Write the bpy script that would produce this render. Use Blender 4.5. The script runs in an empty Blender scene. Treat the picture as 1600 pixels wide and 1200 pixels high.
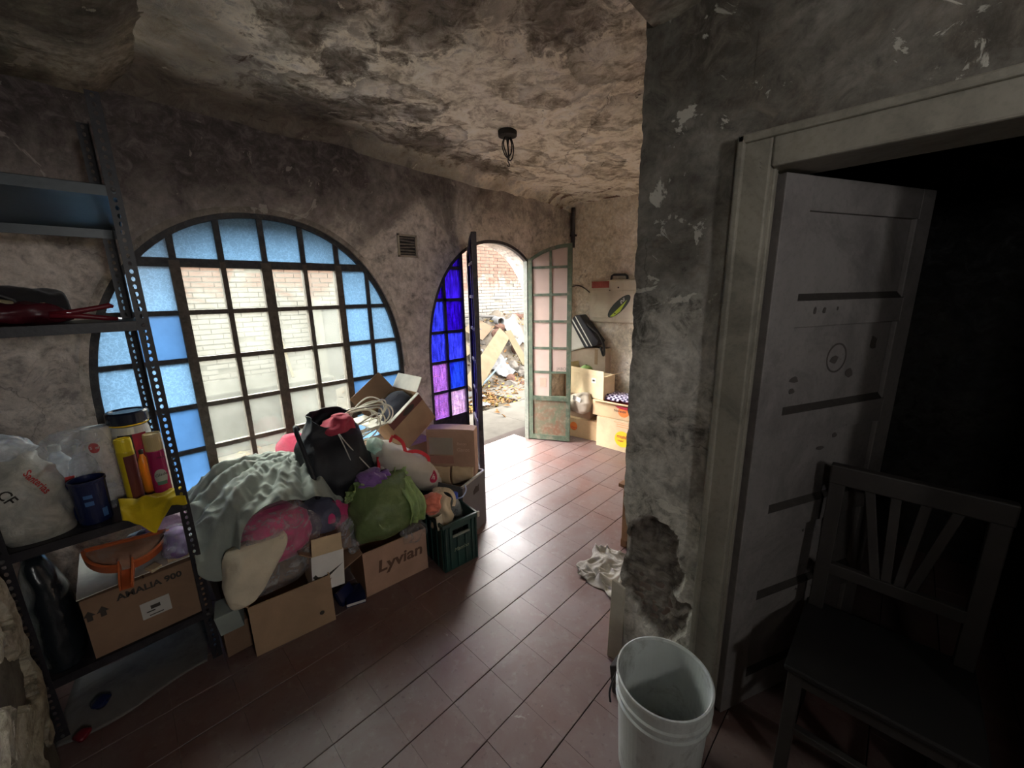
import bpy, bmesh, math, random
from math import sin, cos, pi, radians as rad
from mathutils import Vector as V, Matrix, Euler, noise
random.seed(7)
sc = bpy.context.scene
COL = sc.collection

# ---------------------------------------------------------------- camera
cam = bpy.data.cameras.new('camera')
cam.sensor_width = 36.0
cam.lens = 13.927
cam.clip_start = 0.02
camo = bpy.data.objects.new('camera', cam)
COL.objects.link(camo)
right = V((0.71289627, 0.70101647, -0.01883649))
down = V((0.14314702, -0.17176283, -0.97468275))
fwd = V((-0.68650407, 0.69215131, -0.2227975))
mw = Matrix(((right.x, -down.x, -fwd.x, 0), (right.y, -down.y, -fwd.y, 0), (right.z, -down.z, -fwd.z, 1.61), (0, 0, 0, 1)))
camo.matrix_world = mw
sc.camera = camo

# ---------------------------------------------------------------- sky, exposure
wd = bpy.data.worlds.new('overcast_sky')
sc.world = wd
wd.use_nodes = True
bg = wd.node_tree.nodes['Background']
bg.inputs[0].default_value = (1.0, 0.98, 0.95, 1)
bg.inputs[1].default_value = 6.0
vs = sc.view_settings
vs.view_transform = 'Standard'
vs.look = 'None'
vs.gamma = 1.0
vs.use_curve_mapping = False
vs.exposure = 2.95
cy = sc.cycles
cy.max_bounces = 14
cy.diffuse_bounces = 8
cy.glossy_bounces = 4
cy.transmission_bounces = 8
cy.transparent_max_bounces = 24
cy.sample_clamp_indirect = 8.0
cy.caustics_reflective = False
cy.caustics_refractive = False

# portals: guide the sampling of the sky through the two openings (they give no light themselves)
def portal(name, loc, sy, sz, rot=(0, rad(-90), 0)):
    l = bpy.data.lights.new(name, 'AREA')
    l.shape = 'RECTANGLE'
    l.size = sz
    l.size_y = sy
    l.cycles.is_portal = True
    o = bpy.data.objects.new(name, l)
    o.location = loc
    o.rotation_euler = rot
    COL.objects.link(o)
portal('window_portal', (-3.2, 0.76, 1.29), 1.8, 1.7)
portal('door_portal', (-3.2, 2.70, 1.06), 1.7, 2.2)
# two unseen openings added behind the camera as sky fill for the front room
portal('fill_gap_portal', (1.78, .20, 1.85), .30, .40, (0, rad(90), 0))
portal('fill_gap_portal', (.55, -.65, 1.925), .25, .20, (rad(90), 0, 0))

# ---------------------------------------------------------------- helpers
def tag(o, label=None, cat=None, group=None, kind=None):
    if label: o['label'] = label
    if cat: o['category'] = cat
    if group: o['group'] = group
    if kind: o['kind'] = kind
    return o

def thing(name, label, cat, loc=(0, 0, 0), rot=(0, 0, 0), group=None, kind=None):
    o = bpy.data.objects.new(name, None)
    o.empty_display_size = 0.05
    COL.objects.link(o)
    o.location = loc
    o.rotation_euler = rot
    return tag(o, label, cat, group, kind)

class B:
    """collects geometry, then links it as ONE mesh object"""
    def __init__(s):
        s.v = []; s.f = []
    def add(s, vs, fs):
        n = len(s.v)
        s.v += [tuple(p) for p in vs]
        s.f += [tuple(i + n for i in f) for f in fs]
        return s
    def box(s, x0, x1, y0, y1, z0, z1):
        return s.add([(x0,y0,z0),(x1,y0,z0),(x1,y1,z0),(x0,y1,z0),(x0,y0,z1),(x1,y0,z1),(x1,y1,z1),(x0,y1,z1)],
                     [(0,3,2,1),(4,5,6,7),(0,1,5,4),(1,2,6,5),(2,3,7,6),(3,0,4,7)])
    def mbox(s, m, sx, sy, sz):
        a, b, c = sx/2, sy/2, sz/2
        pts = [(-a,-b,-c),(a,-b,-c),(a,b,-c),(-a,b,-c),(-a,-b,c),(a,-b,c),(a,b,c),(-a,b,c)]
        return s.add([m @ V(p) for p in pts], [(0,3,2,1),(4,5,6,7),(0,1,5,4),(1,2,6,5),(2,3,7,6),(3,0,4,7)])
    def bar(s, a, b, w, h, up=(0,0,1)):
        a, b = V(a), V(b); d = (b-a); L = d.length; d.normalize()
        u = V(up); u = u - d*u.dot(d)
        if u.length < 1e-4: u = V((1,0,0)) - d*d.x
        u.normalize(); w_ = d.cross(u)
        m = Matrix(((d.x, w_.x, u.x, 0), (d.y, w_.y, u.y, 0), (d.z, w_.z, u.z, 0), (0,0,0,1)))
        m.translation = (a+b)/2
        return s.mbox(m, L, w, h)
    def hexa(s, p):   # 8 points: bottom 4 ccw, top 4 ccw
        return s.add(p, [(0,3,2,1),(4,5,6,7),(0,1,5,4),(1,2,6,5),(2,3,7,6),(3,0,4,7)])
    def prism(s, poly, t0, t1, mp):
        n = len(poly)
        if n < 3: return s
        vs = [mp(a, b, t0) for a, b in poly] + [mp(a, b, t1) for a, b in poly]
        fs = [tuple(range(n-1, -1, -1)), tuple(range(n, 2*n))]
        fs += [(i, (i+1) % n, n+(i+1) % n, n+i) for i in range(n)]
        return s.add(vs, fs)
    def tube(s, pts, r, n=8, closed=False, cap=True):
        pts = [V(p) for p in pts]; N = len(pts)
        rr = r if isinstance(r, (list, tuple)) else [r]*N
        base = len(s.v)
        prev = None
        for i, p in enumerate(pts):
            if closed: t = pts[(i+1) % N]-pts[i-1]
            else: t = pts[min(i+1, N-1)]-pts[max(i-1, 0)]
            t.normalize()
            if prev is None:
                u = V((0,0,1)).cross(t)
                if u.length < .1: u = V((1,0,0)).cross(t)
            else: u = prev - t*prev.dot(t)
            if u.length < 1e-6: u = V((1,0,0)).cross(t)
            u.normalize(); prev = u; w = t.cross(u)
            for k in range(n):
                a = 2*pi*k/n
                s.v.append(tuple(p + (u*cos(a)+w*sin(a))*rr[i]))
        for i in range(N if closed else N-1):
            j = (i+1) % N
            for k in range(n):
                l = (k+1) % n
                s.f.append((base+i*n+k, base+i*n+l, base+j*n+l, base+j*n+k))
        if cap and not closed:
            s.f.append(tuple(base+k for k in range(n-1, -1, -1)))
            s.f.append(tuple(base+(N-1)*n+k for k in range(n)))
        return s
    def lathe(s, prof, n=28, m=None, cap=True):
        m = m or Matrix()
        base = len(s.v)
        for r, z in prof:
            for k in range(n):
                a = 2*pi*k/n
                s.v.append(tuple(m @ V((r*cos(a), r*sin(a), z))))
        for i in range(len(prof)-1):
            for k in range(n):
                l = (k+1) % n
                s.f.append((base+i*n+k, base+i*n+l, base+(i+1)*n+l, base+(i+1)*n+k))
        if cap and prof[0][0] > 1e-5: s.f.append(tuple(base+k for k in range(n-1, -1, -1)))
        if cap and prof[-1][0] > 1e-5: s.f.append(tuple(base+(len(prof)-1)*n+k for k in range(n)))
        return s
    def grid(s, fn, nu, nv, wrap=False):
        base = len(s.v)
        for j in range(nv+1):
            for i in range(nu if wrap else nu+1):
                s.v.append(tuple(fn(i/nu, j/nv)))
        W = nu if wrap else nu+1
        for j in range(nv):
            for i in range(nu):
                k = (i+1) % W
                s.f.append((base+j*W+i, base+j*W+k, base+(j+1)*W+k, base+(j+1)*W+i))
        return s
    def mesh(s, name, mat):
        me = bpy.data.meshes.new(name)
        me.from_pydata(s.v, [], s.f)
        me.materials.append(mat)
        return me
    def make(s, name, mat, parent=None, smooth=False, bevel=0, solid=0, sub=0, label=None, kind=None, fix=True):
        me = s.mesh(name, mat)
        if fix:
            bm = bmesh.new(); bm.from_mesh(me)
            bmesh.ops.remove_doubles(bm, verts=bm.verts, dist=1e-6)
            bmesh.ops.recalc_face_normals(bm, faces=bm.faces)
            bm.to_mesh(me); bm.free()
        if smooth:
            for p in me.polygons: p.use_smooth = True
        o = bpy.data.objects.new(name, me)
        COL.objects.link(o)
        if parent: o.parent = parent
        if solid:
            md = o.modifiers.new('solidify', 'SOLIDIFY'); md.thickness = solid; md.offset = 0
        if bevel:
            md = o.modifiers.new('bevel', 'BEVEL'); md.width = bevel; md.segments = 2; md.limit_method = 'ANGLE'
        if sub:
            md = o.modifiers.new('subdivision', 'SUBSURF'); md.levels = sub; md.render_levels = sub
        if label: o['label'] = label
        if kind: o['kind'] = kind
        return o

def N3(p, f=1.0, seed=0):
    return noise.noise(V((p[0]*f+seed*17.3, p[1]*f-seed*9.1, p[2]*f+seed*5.7)))
def ridge(p, f, seed=0):
    return 1-min(1, abs(N3(p, f, seed))*2.2)
def lerp(a, b, t): return a+(b-a)*t
def sm(t):
    t = max(0, min(1, t)); return t*t*(3-2*t)

def interp(levels, t):
    """smooth interpolation over a list of equal-length tuples"""
    n = len(levels)-1
    x = max(0, min(0.99999, t))*n; i = int(x); f = x-i
    p0, p1, p2, p3 = levels[max(i-1, 0)], levels[i], levels[i+1], levels[min(i+2, n)]
    out = []
    for a, b, c, d in zip(p0, p1, p2, p3):
        out.append(0.5*((2*b)+(-a+c)*f+(2*a-5*b+4*c-d)*f*f+(-a+3*b-3*c+d)*f**3))
    return out

def loft(levels, nu=64, nv=40, seed=1, wr=.01, wf=9., fold=0., folds=9, cap=True, foldtop=True):
    """soft body from sections (z, cx, cy, rx, ry, power): sagging cloth or film with creases"""
    b = B()
    def fn(u, v):
        z, cx, cy_, rx, ry, pw = interp(levels, v)
        a = 2*pi*u
        c, s_ = cos(a), sin(a)
        e = 2/max(pw, .6)
        x = abs(c)**e*(1 if c >= 0 else -1); y = abs(s_)**e*(1 if s_ >= 0 else -1)
        k = 1.0
        if fold:
            w = (v if foldtop else 1-v)
            k += fold*(.25+w*w)*(sin(folds*a+seed+4*N3((c, s_, z*3), 1.3, seed)))
        p = V((cx+rx*x*k, cy_+ry*y*k, z))
        dn = V((x*ry, y*rx, 0)); dn = dn.normalized() if dn.length > 1e-6 else V((0, 0, 1))
        fade = min(1, 6*v, 6*(1-v))+.15
        d = wr*fade*((ridge(p, wf, seed)-.55)*1.2+.9*(ridge(p, wf*.45, seed+3)-.5)+.35*N3(p, wf*2.6, seed+5))
        p += dn*d
        p.z += wr*.7*N3(p, wf*.8, seed+9)
        return p
    b.grid(fn, nu, nv, wrap=True)
    if cap:
        b.f.append(tuple(range(nu-1, -1, -1)))
        b.f.append(tuple(nv*nu+k for k in range(nu)))
    return b

def text(s, name, mat, parent, origin, rightv, upv, size, align='LEFT', shear=0, extrude=.0004, weight=0, sx=1.0):
    cu = bpy.data.curves.new(name, 'FONT')
    cu.body = s; cu.size = size; cu.align_x = align; cu.shear = shear; cu.extrude = extrude; cu.offset = weight
    cu.resolution_u = 3
    tmp = bpy.data.objects.new('tmp', cu); COL.objects.link(tmp)
    dg = bpy.context.evaluated_depsgraph_get()
    me = bpy.data.meshes.new_from_object(tmp.evaluated_get(dg))
    bpy.data.objects.remove(tmp); bpy.data.curves.remove(cu)
    me.materials.clear(); me.materials.append(mat)
    r_ = V(rightv).normalized(); u = V(upv); u = (u-r_*u.dot(r_)).normalized(); n = r_.cross(u)
    m = Matrix(((r_.x*sx, u.x, n.x, origin[0]), (r_.y*sx, u.y, n.y, origin[1]), (r_.z*sx, u.z, n.z, origin[2]), (0,0,0,1)))
    me.transform(m)
    o = bpy.data.objects.new(name, me); COL.objects.link(o); o.parent = parent
    return o

# ---------------------------------------------------------------- materials
class NT:
    def __init__(s, name):
        s.m = bpy.data.materials.new(name); s.m.use_nodes = True
        s.t = s.m.node_tree; s.n = s.t.nodes; s.l = s.t.links
        s.n.clear()
        s.out = s.n.new('ShaderNodeOutputMaterial')
        s.tc = s.n.new('ShaderNodeTexCoord')
        s.P = s.tc.outputs['Object']
    def k(s, typ, **kw):
        n = s.n.new('ShaderNode'+typ)
        for a, b in kw.items(): setattr(n, a, b)
        return n
    def set(s, sock, val):
        if isinstance(val, bpy.types.NodeSocket): s.l.new(val, sock)
        elif isinstance(val, (tuple, list)) and len(val) == 3 and sock.type == 'RGBA': sock.default_value = (*val, 1)
        else: sock.default_value = val
    def noise(s, scale, detail=6, rough=.6, dist=0., vec=None, out='Fac'):
        n = s.k('TexNoise'); n.inputs['Scale'].default_value = scale; n.inputs['Detail'].default_value = detail
        n.inputs['Roughness'].default_value = rough; n.inputs['Distortion'].default_value = dist
        s.l.new(vec or s.P, n.inputs['Vector'])
        return n.outputs[out]
    def voro(s, scale, feature='F1', vec=None, rnd=1.0, out='Distance'):
        n = s.k('TexVoronoi', feature=feature); n.inputs['Scale'].default_value = scale
        n.inputs['Randomness'].default_value = rnd
        s.l.new(vec or s.P, n.inputs['Vector'])
        return n.outputs[out]
    def ramp(s, fac, stops, interp='LINEAR'):
        n = s.k('ValToRGB'); r = n.color_ramp; r.interpolation = interp
        while len(r.elements) > 1: r.elements.remove(r.elements[-1])
        for i, (p, c) in enumerate(stops):
            e = r.elements[0] if i == 0 else r.elements.new(p)
            e.position = p
            e.color = (c, c, c, 1) if isinstance(c, (int, float)) else (*c, 1)
        s.l.new(fac, n.inputs[0]); return n.outputs[0]
    def mix(s, fac, a, b, typ='MIX'):
        n = s.k('Mix', data_type='RGBA', blend_type=typ)
        s.set(n.inputs[0], fac); s.set(n.inputs[6], a); s.set(n.inputs[7], b)
        return n.outputs[2]
    def math(s, op, a, b=0.0, c=0.0):
        n = s.k('Math', operation=op)
        s.set(n.inputs[0], a); s.set(n.inputs[1], b); s.set(n.inputs[2], c)
        return n.outputs[0]
    def xyz(s, vec=None):
        n = s.k('SeparateXYZ'); s.l.new(vec or s.P, n.inputs[0]); return n.outputs
    def mapr(s, v, a, b, c, d):
        n = s.k('MapRange'); s.set(n.inputs[0], v)
        for i, x in enumerate((a, b, c, d)): n.inputs[1+i].default_value = x
        return n.outputs[0]
    def scalevec(s, v):
        n = s.k('Mapping'); n.inputs['Scale'].default_value = v; s.l.new(s.P, n.inputs[0]); return n.outputs[0]
    def bump(s, h, strength=.3, dist=.01, prev=None):
        n = s.k('Bump'); n.inputs['Strength'].default_value = strength; n.inputs['Distance'].default_value = dist
        s.l.new(h, n.inputs['Height'])
        if prev is not None: s.l.new(prev, n.inputs['Normal'])
        return n.outputs[0]
    def bsdf(s, col, rough=.7, nrm=None, metal=0., spec=.4, **kw):
        n = s.k('BsdfPrincipled')
        s.set(n.inputs['Base Color'], col); s.set(n.inputs['Roughness'], rough)
        s.set(n.inputs['Metallic'], metal); s.set(n.inputs['Specular IOR Level'], spec)
        for a, b in kw.items(): s.set(n.inputs[a.replace('_', ' ')], b)
        if nrm is not None: s.l.new(nrm, n.inputs['Normal'])
        return n.outputs[0]
    def surf(s, sh):
        s.l.new(sh, s.out.inputs[0]); return s.m
    def mixsh(s, fac, a, b):
        n = s.k('MixShader'); s.set(n.inputs[0], fac); s.l.new(a, n.inputs[1]); s.l.new(b, n.inputs[2]); return n.outputs[0]

def mat(name, col, rough=.6, var=.18, scale=6., bump=.15, bscale=40., spec=.4, metal=0., dirt=None, dirtamt=.5, dscale=4., **kw):
    """plain stuff with tonal variation, optional dirt and fine relief"""
    t = NT(name)
    n1 = t.noise(scale, 6, .6, .3)
    lo = tuple(c*(1-var) for c in col); hi = tuple(min(1, c*(1+var)) for c in col)
    c = t.ramp(n1, [(.3, lo), (.7, hi)])
    if dirt:
        d = t.ramp(t.noise(dscale, 8, .7, .6), [(.5, 0.), (.68, dirtamt)])
        c = t.mix(d, c, dirt)
    nr = None
    if bump: nr = t.bump(t.noise(bscale, 5, .6), bump, .004)
    return t.surf(t.bsdf(c, rough, nr, metal, spec, **kw))

def cloth(name, col, var=.15, weave=260., rough=.9, wr=.35, sheen=.2, trans=0., stripes=None):
    t = NT(name)
    n1 = t.noise(7, 5, .6)
    c = t.ramp(n1, [(.3, tuple(x*(1-var) for x in col)), (.7, tuple(min(1, x*(1+var)) for x in col))])
    b = t.bump(t.noise(weave, 2, .5), .25, .001)
    b = t.bump(t.noise(22, 4, .55, .8), wr, .008, b)
    sh = t.bsdf(c, rough, b, 0, .2, Sheen_Weight=sheen)
    if trans:
        tr = t.k('BsdfTranslucent'); t.l.new(c, tr.inputs[0]); sh = t.mixsh(trans, sh, tr.outputs[0])
    return t.surf(sh)

def film(name, col=(.9, .92, .95), alpha=.35, rough=.15, wr=.6, trans=.35):
    """thin plastic film: see-through with white haze and highlights"""
    t = NT(name)
    b = t.bump(t.noise(16, 5, .6, 1.2), wr, .02)
    g = t.bsdf(col, rough, b, 0, .7)
    tr = t.k('BsdfTranslucent'); t.set(tr.inputs[0], col)
    s1 = t.mixsh(trans, g, tr.outputs[0])
    tp = t.k('BsdfTransparent'); t.set(tp.inputs[0], (.97, .97, .98))
    cr = t.ramp(t.noise(11, 5, .65, 1.5), [(.35, max(0, alpha-.22)), (.7, min(1, alpha+.25))])
    return t.surf(t.mixsh(cr, tp.outputs[0], s1))
# ================================================================ SETTING
XW, XO = -2.85, -3.15          # inner and outer face of the window wall
YF, YP, XP = 3.87, 1.37, -0.725  # far wall, door wall front, pillar corner
ZC = lambda y: 2.672-.026*(y-.3)

def plaster(name, light, mid, dark, zlo=1.3, zhi=2.5, zg=.45, yg=None, bias=0., patch=(.55, .52, .47), patchamt=.55, bump=.5, mott=1.0):
    t = NT(name)
    n1 = t.noise(1.5, 9, .66, .8)
    n2 = t.noise(5.0, 10, .72, .6)
    n3 = t.noise(30, 6, .68)
    n4 = t.noise(3.1, 10, .62, 1.2)
    n5 = t.noise(13, 9, .72, .8)
    lo = tuple(x*lerp(1, .40, mott) for x in mid)
    v = t.math('ADD', t.math('MULTIPLY', n2, .5), t.math('MULTIPLY', n5, .5))
    c = t.ramp(v, [(.39, lo), (.475, mid), (.56, light)])
    c = t.mix(t.ramp(n3, [(.34, .45), (.58, 0.)]), c, tuple(x*.45 for x in mid))
    p = t.xyz()
    g = t.mapr(p[2], zlo, zhi, 0., zg)
    g = t.math('ADD', g, bias)
    if yg:
        g = t.math('ADD', g, t.mapr(p[1], yg[0], yg[1], 0., yg[2]))
    m = t.math('ADD', t.math('MULTIPLY', n1, .50), t.math('MULTIPLY', n2, .34))
    m = t.math('ADD', m, t.math('MULTIPLY', n5, .28))
    m = t.math('ADD', m, g)
    mask = t.ramp(m, [(.55, 0.), (.61, .6), (.71, .95)])
    dk = t.ramp(n5, [(.32, tuple(x*.45 for x in dark)), (.5, dark), (.68, tuple(x*2.6 for x in dark))])
    c = t.mix(mask, c, dk)
    pm = t.ramp(n4, [(.625, 0.), (.637, patchamt)])
    c = t.mix(pm, c, patch)
    fl = t.ramp(t.noise(8.5, 8, .66, .6), [(.64, 0.), (.66, patchamt)])
    c = t.mix(fl, c, tuple(x*.8 for x in patch))
    pm2 = t.ramp(t.noise(2.3, 10, .68, 1.6), [(.335, .7), (.35, 0.)])
    c = t.mix(pm2, c, tuple(x*.4 for x in mid))
    cr = t.voro(1.9, 'DISTANCE_TO_EDGE', t.mix(.12, t.P, t.noise(6, 4, .6, out='Color')))
    at = t.k('Attribute'); at.attribute_name = 'bare'
    c = t.mix(t.math('MULTIPLY', at.outputs['Fac'], .9), c, t.ramp(n5, [(.35, (.06, .05, .043)), (.65, (.22, .19, .16))]))
    crack = t.ramp(cr, [(.0012, .5), (.004, 0.)])
    crack = t.math('MULTIPLY', crack, t.ramp(n1, [(.53, 0.), (.58, 1.)]))
    c = t.mix(crack, c, (.02, .017, .014))
    h = t.math('ADD', t.math('MULTIPLY', n3, .35), t.math('MULTIPLY', t.math('ADD', pm, fl), .5))
    h = t.math('ADD', h, t.math('MULTIPLY', v, .8))
    nr = t.bump(h, bump, .02)
    return t.surf(t.bsdf(c, .92, nr, 0, .15))

M_win = plaster('mouldy_plaster_window_wall', (.86, .79, .73), (.66, .59, .535), (.070, .058, .058), 1.80, 2.40, .20, (3.2, .6, .12), -.155, (.60, .54, .49), .5)
M_far = plaster('stained_plaster_far_wall', (.93, .88, .78), (.78, .70, .57), (.20, .17, .13), 2.1, 2.6, .14, None, -.14, (.85, .79, .66), .5, .4, .6)
M_pil = plaster('grimy_plaster_door_wall', (.84, .81, .73), (.55, .52, .455), (.075, .064, .052), 1.4, 2.2, .17, None, -.025, (.78, .75, .66), .7, .5, 1.25)
M_left = plaster('broken_plaster_left_wall', (.60, .55, .44), (.36, .32, .24), (.05, .042, .03), 1., 2., .10, None, -.04, (.70, .66, .56), .6, .9)
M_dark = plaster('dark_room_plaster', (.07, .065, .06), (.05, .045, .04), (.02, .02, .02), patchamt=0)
M_leftd = mat('crumbling_mortar_core', (.10, .085, .065), .95, .4, 12, .8, 40)

def ceiling_mat():
    t = NT('water_stained_ceiling')
    nz = t.noise(2.6, 6, .62, out='Color')
    def add(v, col, k):
        a = t.k('VectorMath', operation='SUBTRACT'); t.l.new(col, a.inputs[0]); a.inputs[1].default_value = (.5, .5, .5)
        sv = t.k('VectorMath', operation='SCALE'); t.l.new(a.outputs[0], sv.inputs[0]); sv.inputs['Scale'].default_value = k
        w = t.k('VectorMath', operation='ADD'); t.l.new(v, w.inputs[0]); t.l.new(sv.outputs[0], w.inputs[1]); return w.outputs[0]
    W = add(add(t.P, nz, .30), t.noise(11, 5, .65, out='Color'), .07)
    n1 = t.noise(1.5, 6, .6, .3)
    n2 = t.noise(5, 10, .70, .6, W)
    n3 = t.noise(26, 6, .68)
    n5 = t.noise(12, 9, .72, .8)
    p = t.xyz(); pw = t.xyz(W)
    v = t.math('ADD', t.math('MULTIPLY', n2, .6), t.math('MULTIPLY', n5, .4))
    c = t.ramp(v, [(.36, (.26, .22, .165)), (.44, (.56, .495, .385)), (.51, (.90, .84, .70)), (.60, (.98, .95, .86))])
    # paler, cleaner plaster nearer the far wall; greyer brown damp nearer the front room
    damp = t.math('ADD', t.mapr(pw[0], -2.1, -1.3, 0., .28), t.mapr(pw[1], 1.7, .7, -.02, .18))
    damp = t.math('ADD', damp, t.math('MULTIPLY', t.math('SUBTRACT', n2, .5), 1.6))
    c = t.mix(t.ramp(damp, [(.28, 0.), (.46, .78)]), c, t.ramp(n5, [(.3, (.20, .165, .12)), (.7, (.48, .42, .33))]))
    # oval tide marks where leaks dried
    tot = None; core = None
    for x, y, rx, ry, k in ((-2.264, .958, .15, .20, .9), (-2.38, .747, .06, .08, .8), (-2.10, 1.19, .16, .12, .8), (-2.03, 1.37, .14, .18, .7), (-1.99, .98, .14, .10, .7), (-1.07, 1.83, .30, .26, .8),
                            (-1.80, 2.92, .13, .20, .8), (-1.51, 1.86, .20, .16, .55), (-1.62, 1.74, .12, .10, .6), (-2.33, 1.80, .16, .14, .9), (-2.40, 2.10, .17, .15, .8), (-2.55, 1.55, .16, .20, .9),
                            (-2.23, 2.50, .15, .22, .7), (-2.18, 2.86, .12, .26, .6), (-1.35, 2.35, .22, .18, .6), (-1.25, 2.9, .18, .2, .6), (-2.45, 1.25, .14, .16, .8), (-1.75, 2.45, .12, .14, .5), (-2.55, 2.6, .12, .3, .7), (-2.0, 3.2, .14, .25, .6)):
        a = t.math('DIVIDE', t.math('SUBTRACT', pw[0], x), rx); b_ = t.math('DIVIDE', t.math('SUBTRACT', pw[1], y), ry)
        d = t.math('SQRT', t.math('ADD', t.math('MULTIPLY', a, a), t.math('MULTIPLY', b_, b_)))
        r_ = t.math('MULTIPLY', t.ramp(d, [(0, .35), (.22, .12), (.40, .55), (.50, .15), (.68, .40), (.86, .85), (.97, .95), (1., .0)]), k)
        tot = r_ if tot is None else t.math('MAXIMUM', tot, r_)
    tot = t.math('MULTIPLY', tot, t.ramp(v, [(.38, 1.), (.64, .45)]))
    c = t.mix(tot, c, (.14, .115, .085))
    # blotches where soot and mould took hold
    blot = None
    for x, y, rx, ry in ((-2.36, 1.22, .24, .20), (-2.2, 1.46, .20, .16), (-1.98, .98, .17, .13), (-2.5, .95, .2, .3), (-1.75, .72, .40, .16), (-1.45, 1.05, .35, .20), (-2.55, 1.75, .18, .3), (-1.15, 1.45, .25, .25), (-2.62, 2.4, .14, .4)):
        a = t.math('DIVIDE', t.math('SUBTRACT', pw[0], x), rx); b_ = t.math('DIVIDE', t.math('SUBTRACT', pw[1], y), ry)
        d = t.math('SQRT', t.math('ADD', t.math('MULTIPLY', a, a), t.math('MULTIPLY', b_, b_)))
        q = t.math('ADD', d, t.math('MULTIPLY', t.math('SUBTRACT', v, .5), 4.5))
        r_ = t.ramp(q, [(.45, 1.), (.85, .55), (1., 0.)])
        blot = r_ if blot is None else t.math('MAXIMUM', blot, r_)
    c = t.mix(t.math('MULTIPLY', blot, .82), c, t.ramp(n5, [(.34, (.045, .038, .032)), (.66, (.24, .205, .165))]))
    # soot and mould along the window side
    g = t.math('ADD', t.mapr(p[0], -2.0, -2.85, 0., .24), t.mapr(p[1], 3.0, .35, -.12, .09))
    m = t.math('ADD', t.math('ADD', t.math('MULTIPLY', n1, .45), t.math('MULTIPLY', n2, .38)), t.math('MULTIPLY', n5, .25))
    k = t.ramp(t.math('ADD', m, g), [(.63, 0.), (.70, .55), (.82, .94)])
    c = t.mix(k, c, t.ramp(n5, [(.3, (.04, .034, .031)), (.7, (.17, .14, .12))]))
    fl = t.ramp(t.noise(2.4, 10, .66, 1.8), [(.31, .8), (.33, 0.)])
    c = t.mix(fl, c, (.11, .075, .05))
    chip = t.ramp(t.noise(7, 9, .7, 1., W), [(.655, 0.), (.67, .65)])
    c = t.mix(chip, c, (.82, .76, .62))
    chd = t.ramp(t.noise(4.5, 9, .72, 1.0), [(.345, .8), (.365, 0.)])
    c = t.mix(chd, c, (.07, .052, .038))
    # rusty reinforcement showing near the far wall
    ru = t.math('MULTIPLY', t.ramp(t.noise(3.2, 8, .7, .5, t.scalevec((1, 3.5, 1))), [(.56, 0.), (.60, .85)]), t.mapr(p[1], 3.35, 3.5, 0., 1.))
    c = t.mix(ru, c, (.13, .055, .028))
    cr = t.voro(.9, 'DISTANCE_TO_EDGE', W)
    crk = t.math('MULTIPLY', t.ramp(cr, [(.0012, .8), (.004, 0.)]), t.ramp(t.noise(.9, 2, .5), [(.52, 0.), (.56, 1.)]))
    c = t.mix(crk, c, (.03, .02, .015))
    h = t.math('ADD', t.math('MULTIPLY', v, 1.1), t.math('MULTIPLY', t.math('ADD', chd, fl), -.6))
    h = t.math('ADD', h, t.math('MULTIPLY', n3, .2)); h = t.math('ADD', h, t.math('MULTIPLY', tot, -.25))
    return t.surf(t.bsdf(c, .93, t.bump(h, .6, .03), 0, .1))
M_ceil = ceiling_mat()

def tile_mat():
    t = NT('red_cement_tile')
    oi = t.k('ObjectInfo')
    geo = t.k('NewGeometry'); W = geo.outputs['Position']
    n1 = t.noise(3.2, 8, .65, .6, W); n2 = t.noise(22, 6, .65, .2, W)
    c = t.ramp(oi.outputs['Random'], [(0, (.115, .055, .046)), (.5, (.13, .063, .052)), (1, (.147, .073, .061))])
    dust = t.ramp(n1, [(.36, .10), (.60, .50), (.8, .70)])
    c = t.mix(dust, c, (.19, .16, .155))
    c = t.mix(t.ramp(n2, [(.55, 0.), (.75, .35)]), c, (.26, .23, .215))
    sp = t.ramp(t.noise(2.4, 12, .75, 2.6, W), [(.665, 0.), (.68, .55)])
    c = t.mix(sp, c, (.36, .33, .30))
    c = t.mix(t.ramp(t.noise(45, 3, .5, .2, W), [(.3, .5), (.37, 0.)]), c, (.08, .05, .045))
    ro = t.ramp(n1, [(.3, .34), (.75, .56)])
    return t.surf(t.bsdf(c, ro, t.bump(n2, .12, .003), 0, .5))
M_tile = tile_mat()
M_grout = mat('dark_grout', (.016, .012, .010), .95, spec=.1)

# ---- floor: grout bed, one tile per piece
fl = B().box(-3.2, 1.6, -2.2, 4.0, -.06, -.006).make('floor', M_grout, kind='structure')
tag(fl, 'floor of dusty red-brown square cement tiles with dark straight joints', 'floor')
T = .2007
tb = B(); a = T/2-.0016; c_ = a-.0012; d_ = T/2-.0002; e_ = d_-.0003
tb.add([(-a,-d_,-.012),(a,-d_,-.012),(a,d_,-.012),(-a,d_,-.012),(-a,-d_,-.0014),(a,-d_,-.0014),(a,d_,-.0014),(-a,d_,-.0014),(-c_,-e_,0),(c_,-e_,0),(c_,e_,0),(-c_,e_,0)],
       [(0,1,5,4),(1,2,6,5),(2,3,7,6),(3,0,4,7),(4,5,9,8),(5,6,10,9),(6,7,11,10),(7,4,8,11),(8,9,10,11)])
tile_me = tb.mesh('tile', M_tile)
from bpy_extras.object_utils import world_to_camera_view as w2c
bpy.context.view_layer.update()
cells = []
for i in range(-12, 15):
    for j in range(-14, 16):
        x = -1.084+T*(i+.5); y = .9235+T*(j+.5)
        if x < -3.16 or y > YF-.02 or x > 1.5 or y < -1.9: continue
        if x < XW-.03 and not (2.26 < y < 3.2): continue
        v = w2c(sc, camo, V((x, y, 0)))
        seen = v.z > 0 and -.06 < v.x < 1.06 and -.1 < v.y < 1
        under = (x < -1.98 and -.3 < y < 1.55)
        cells.append((0 if seen and not under else 1, v.z, x, y))
cells.sort()
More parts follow.
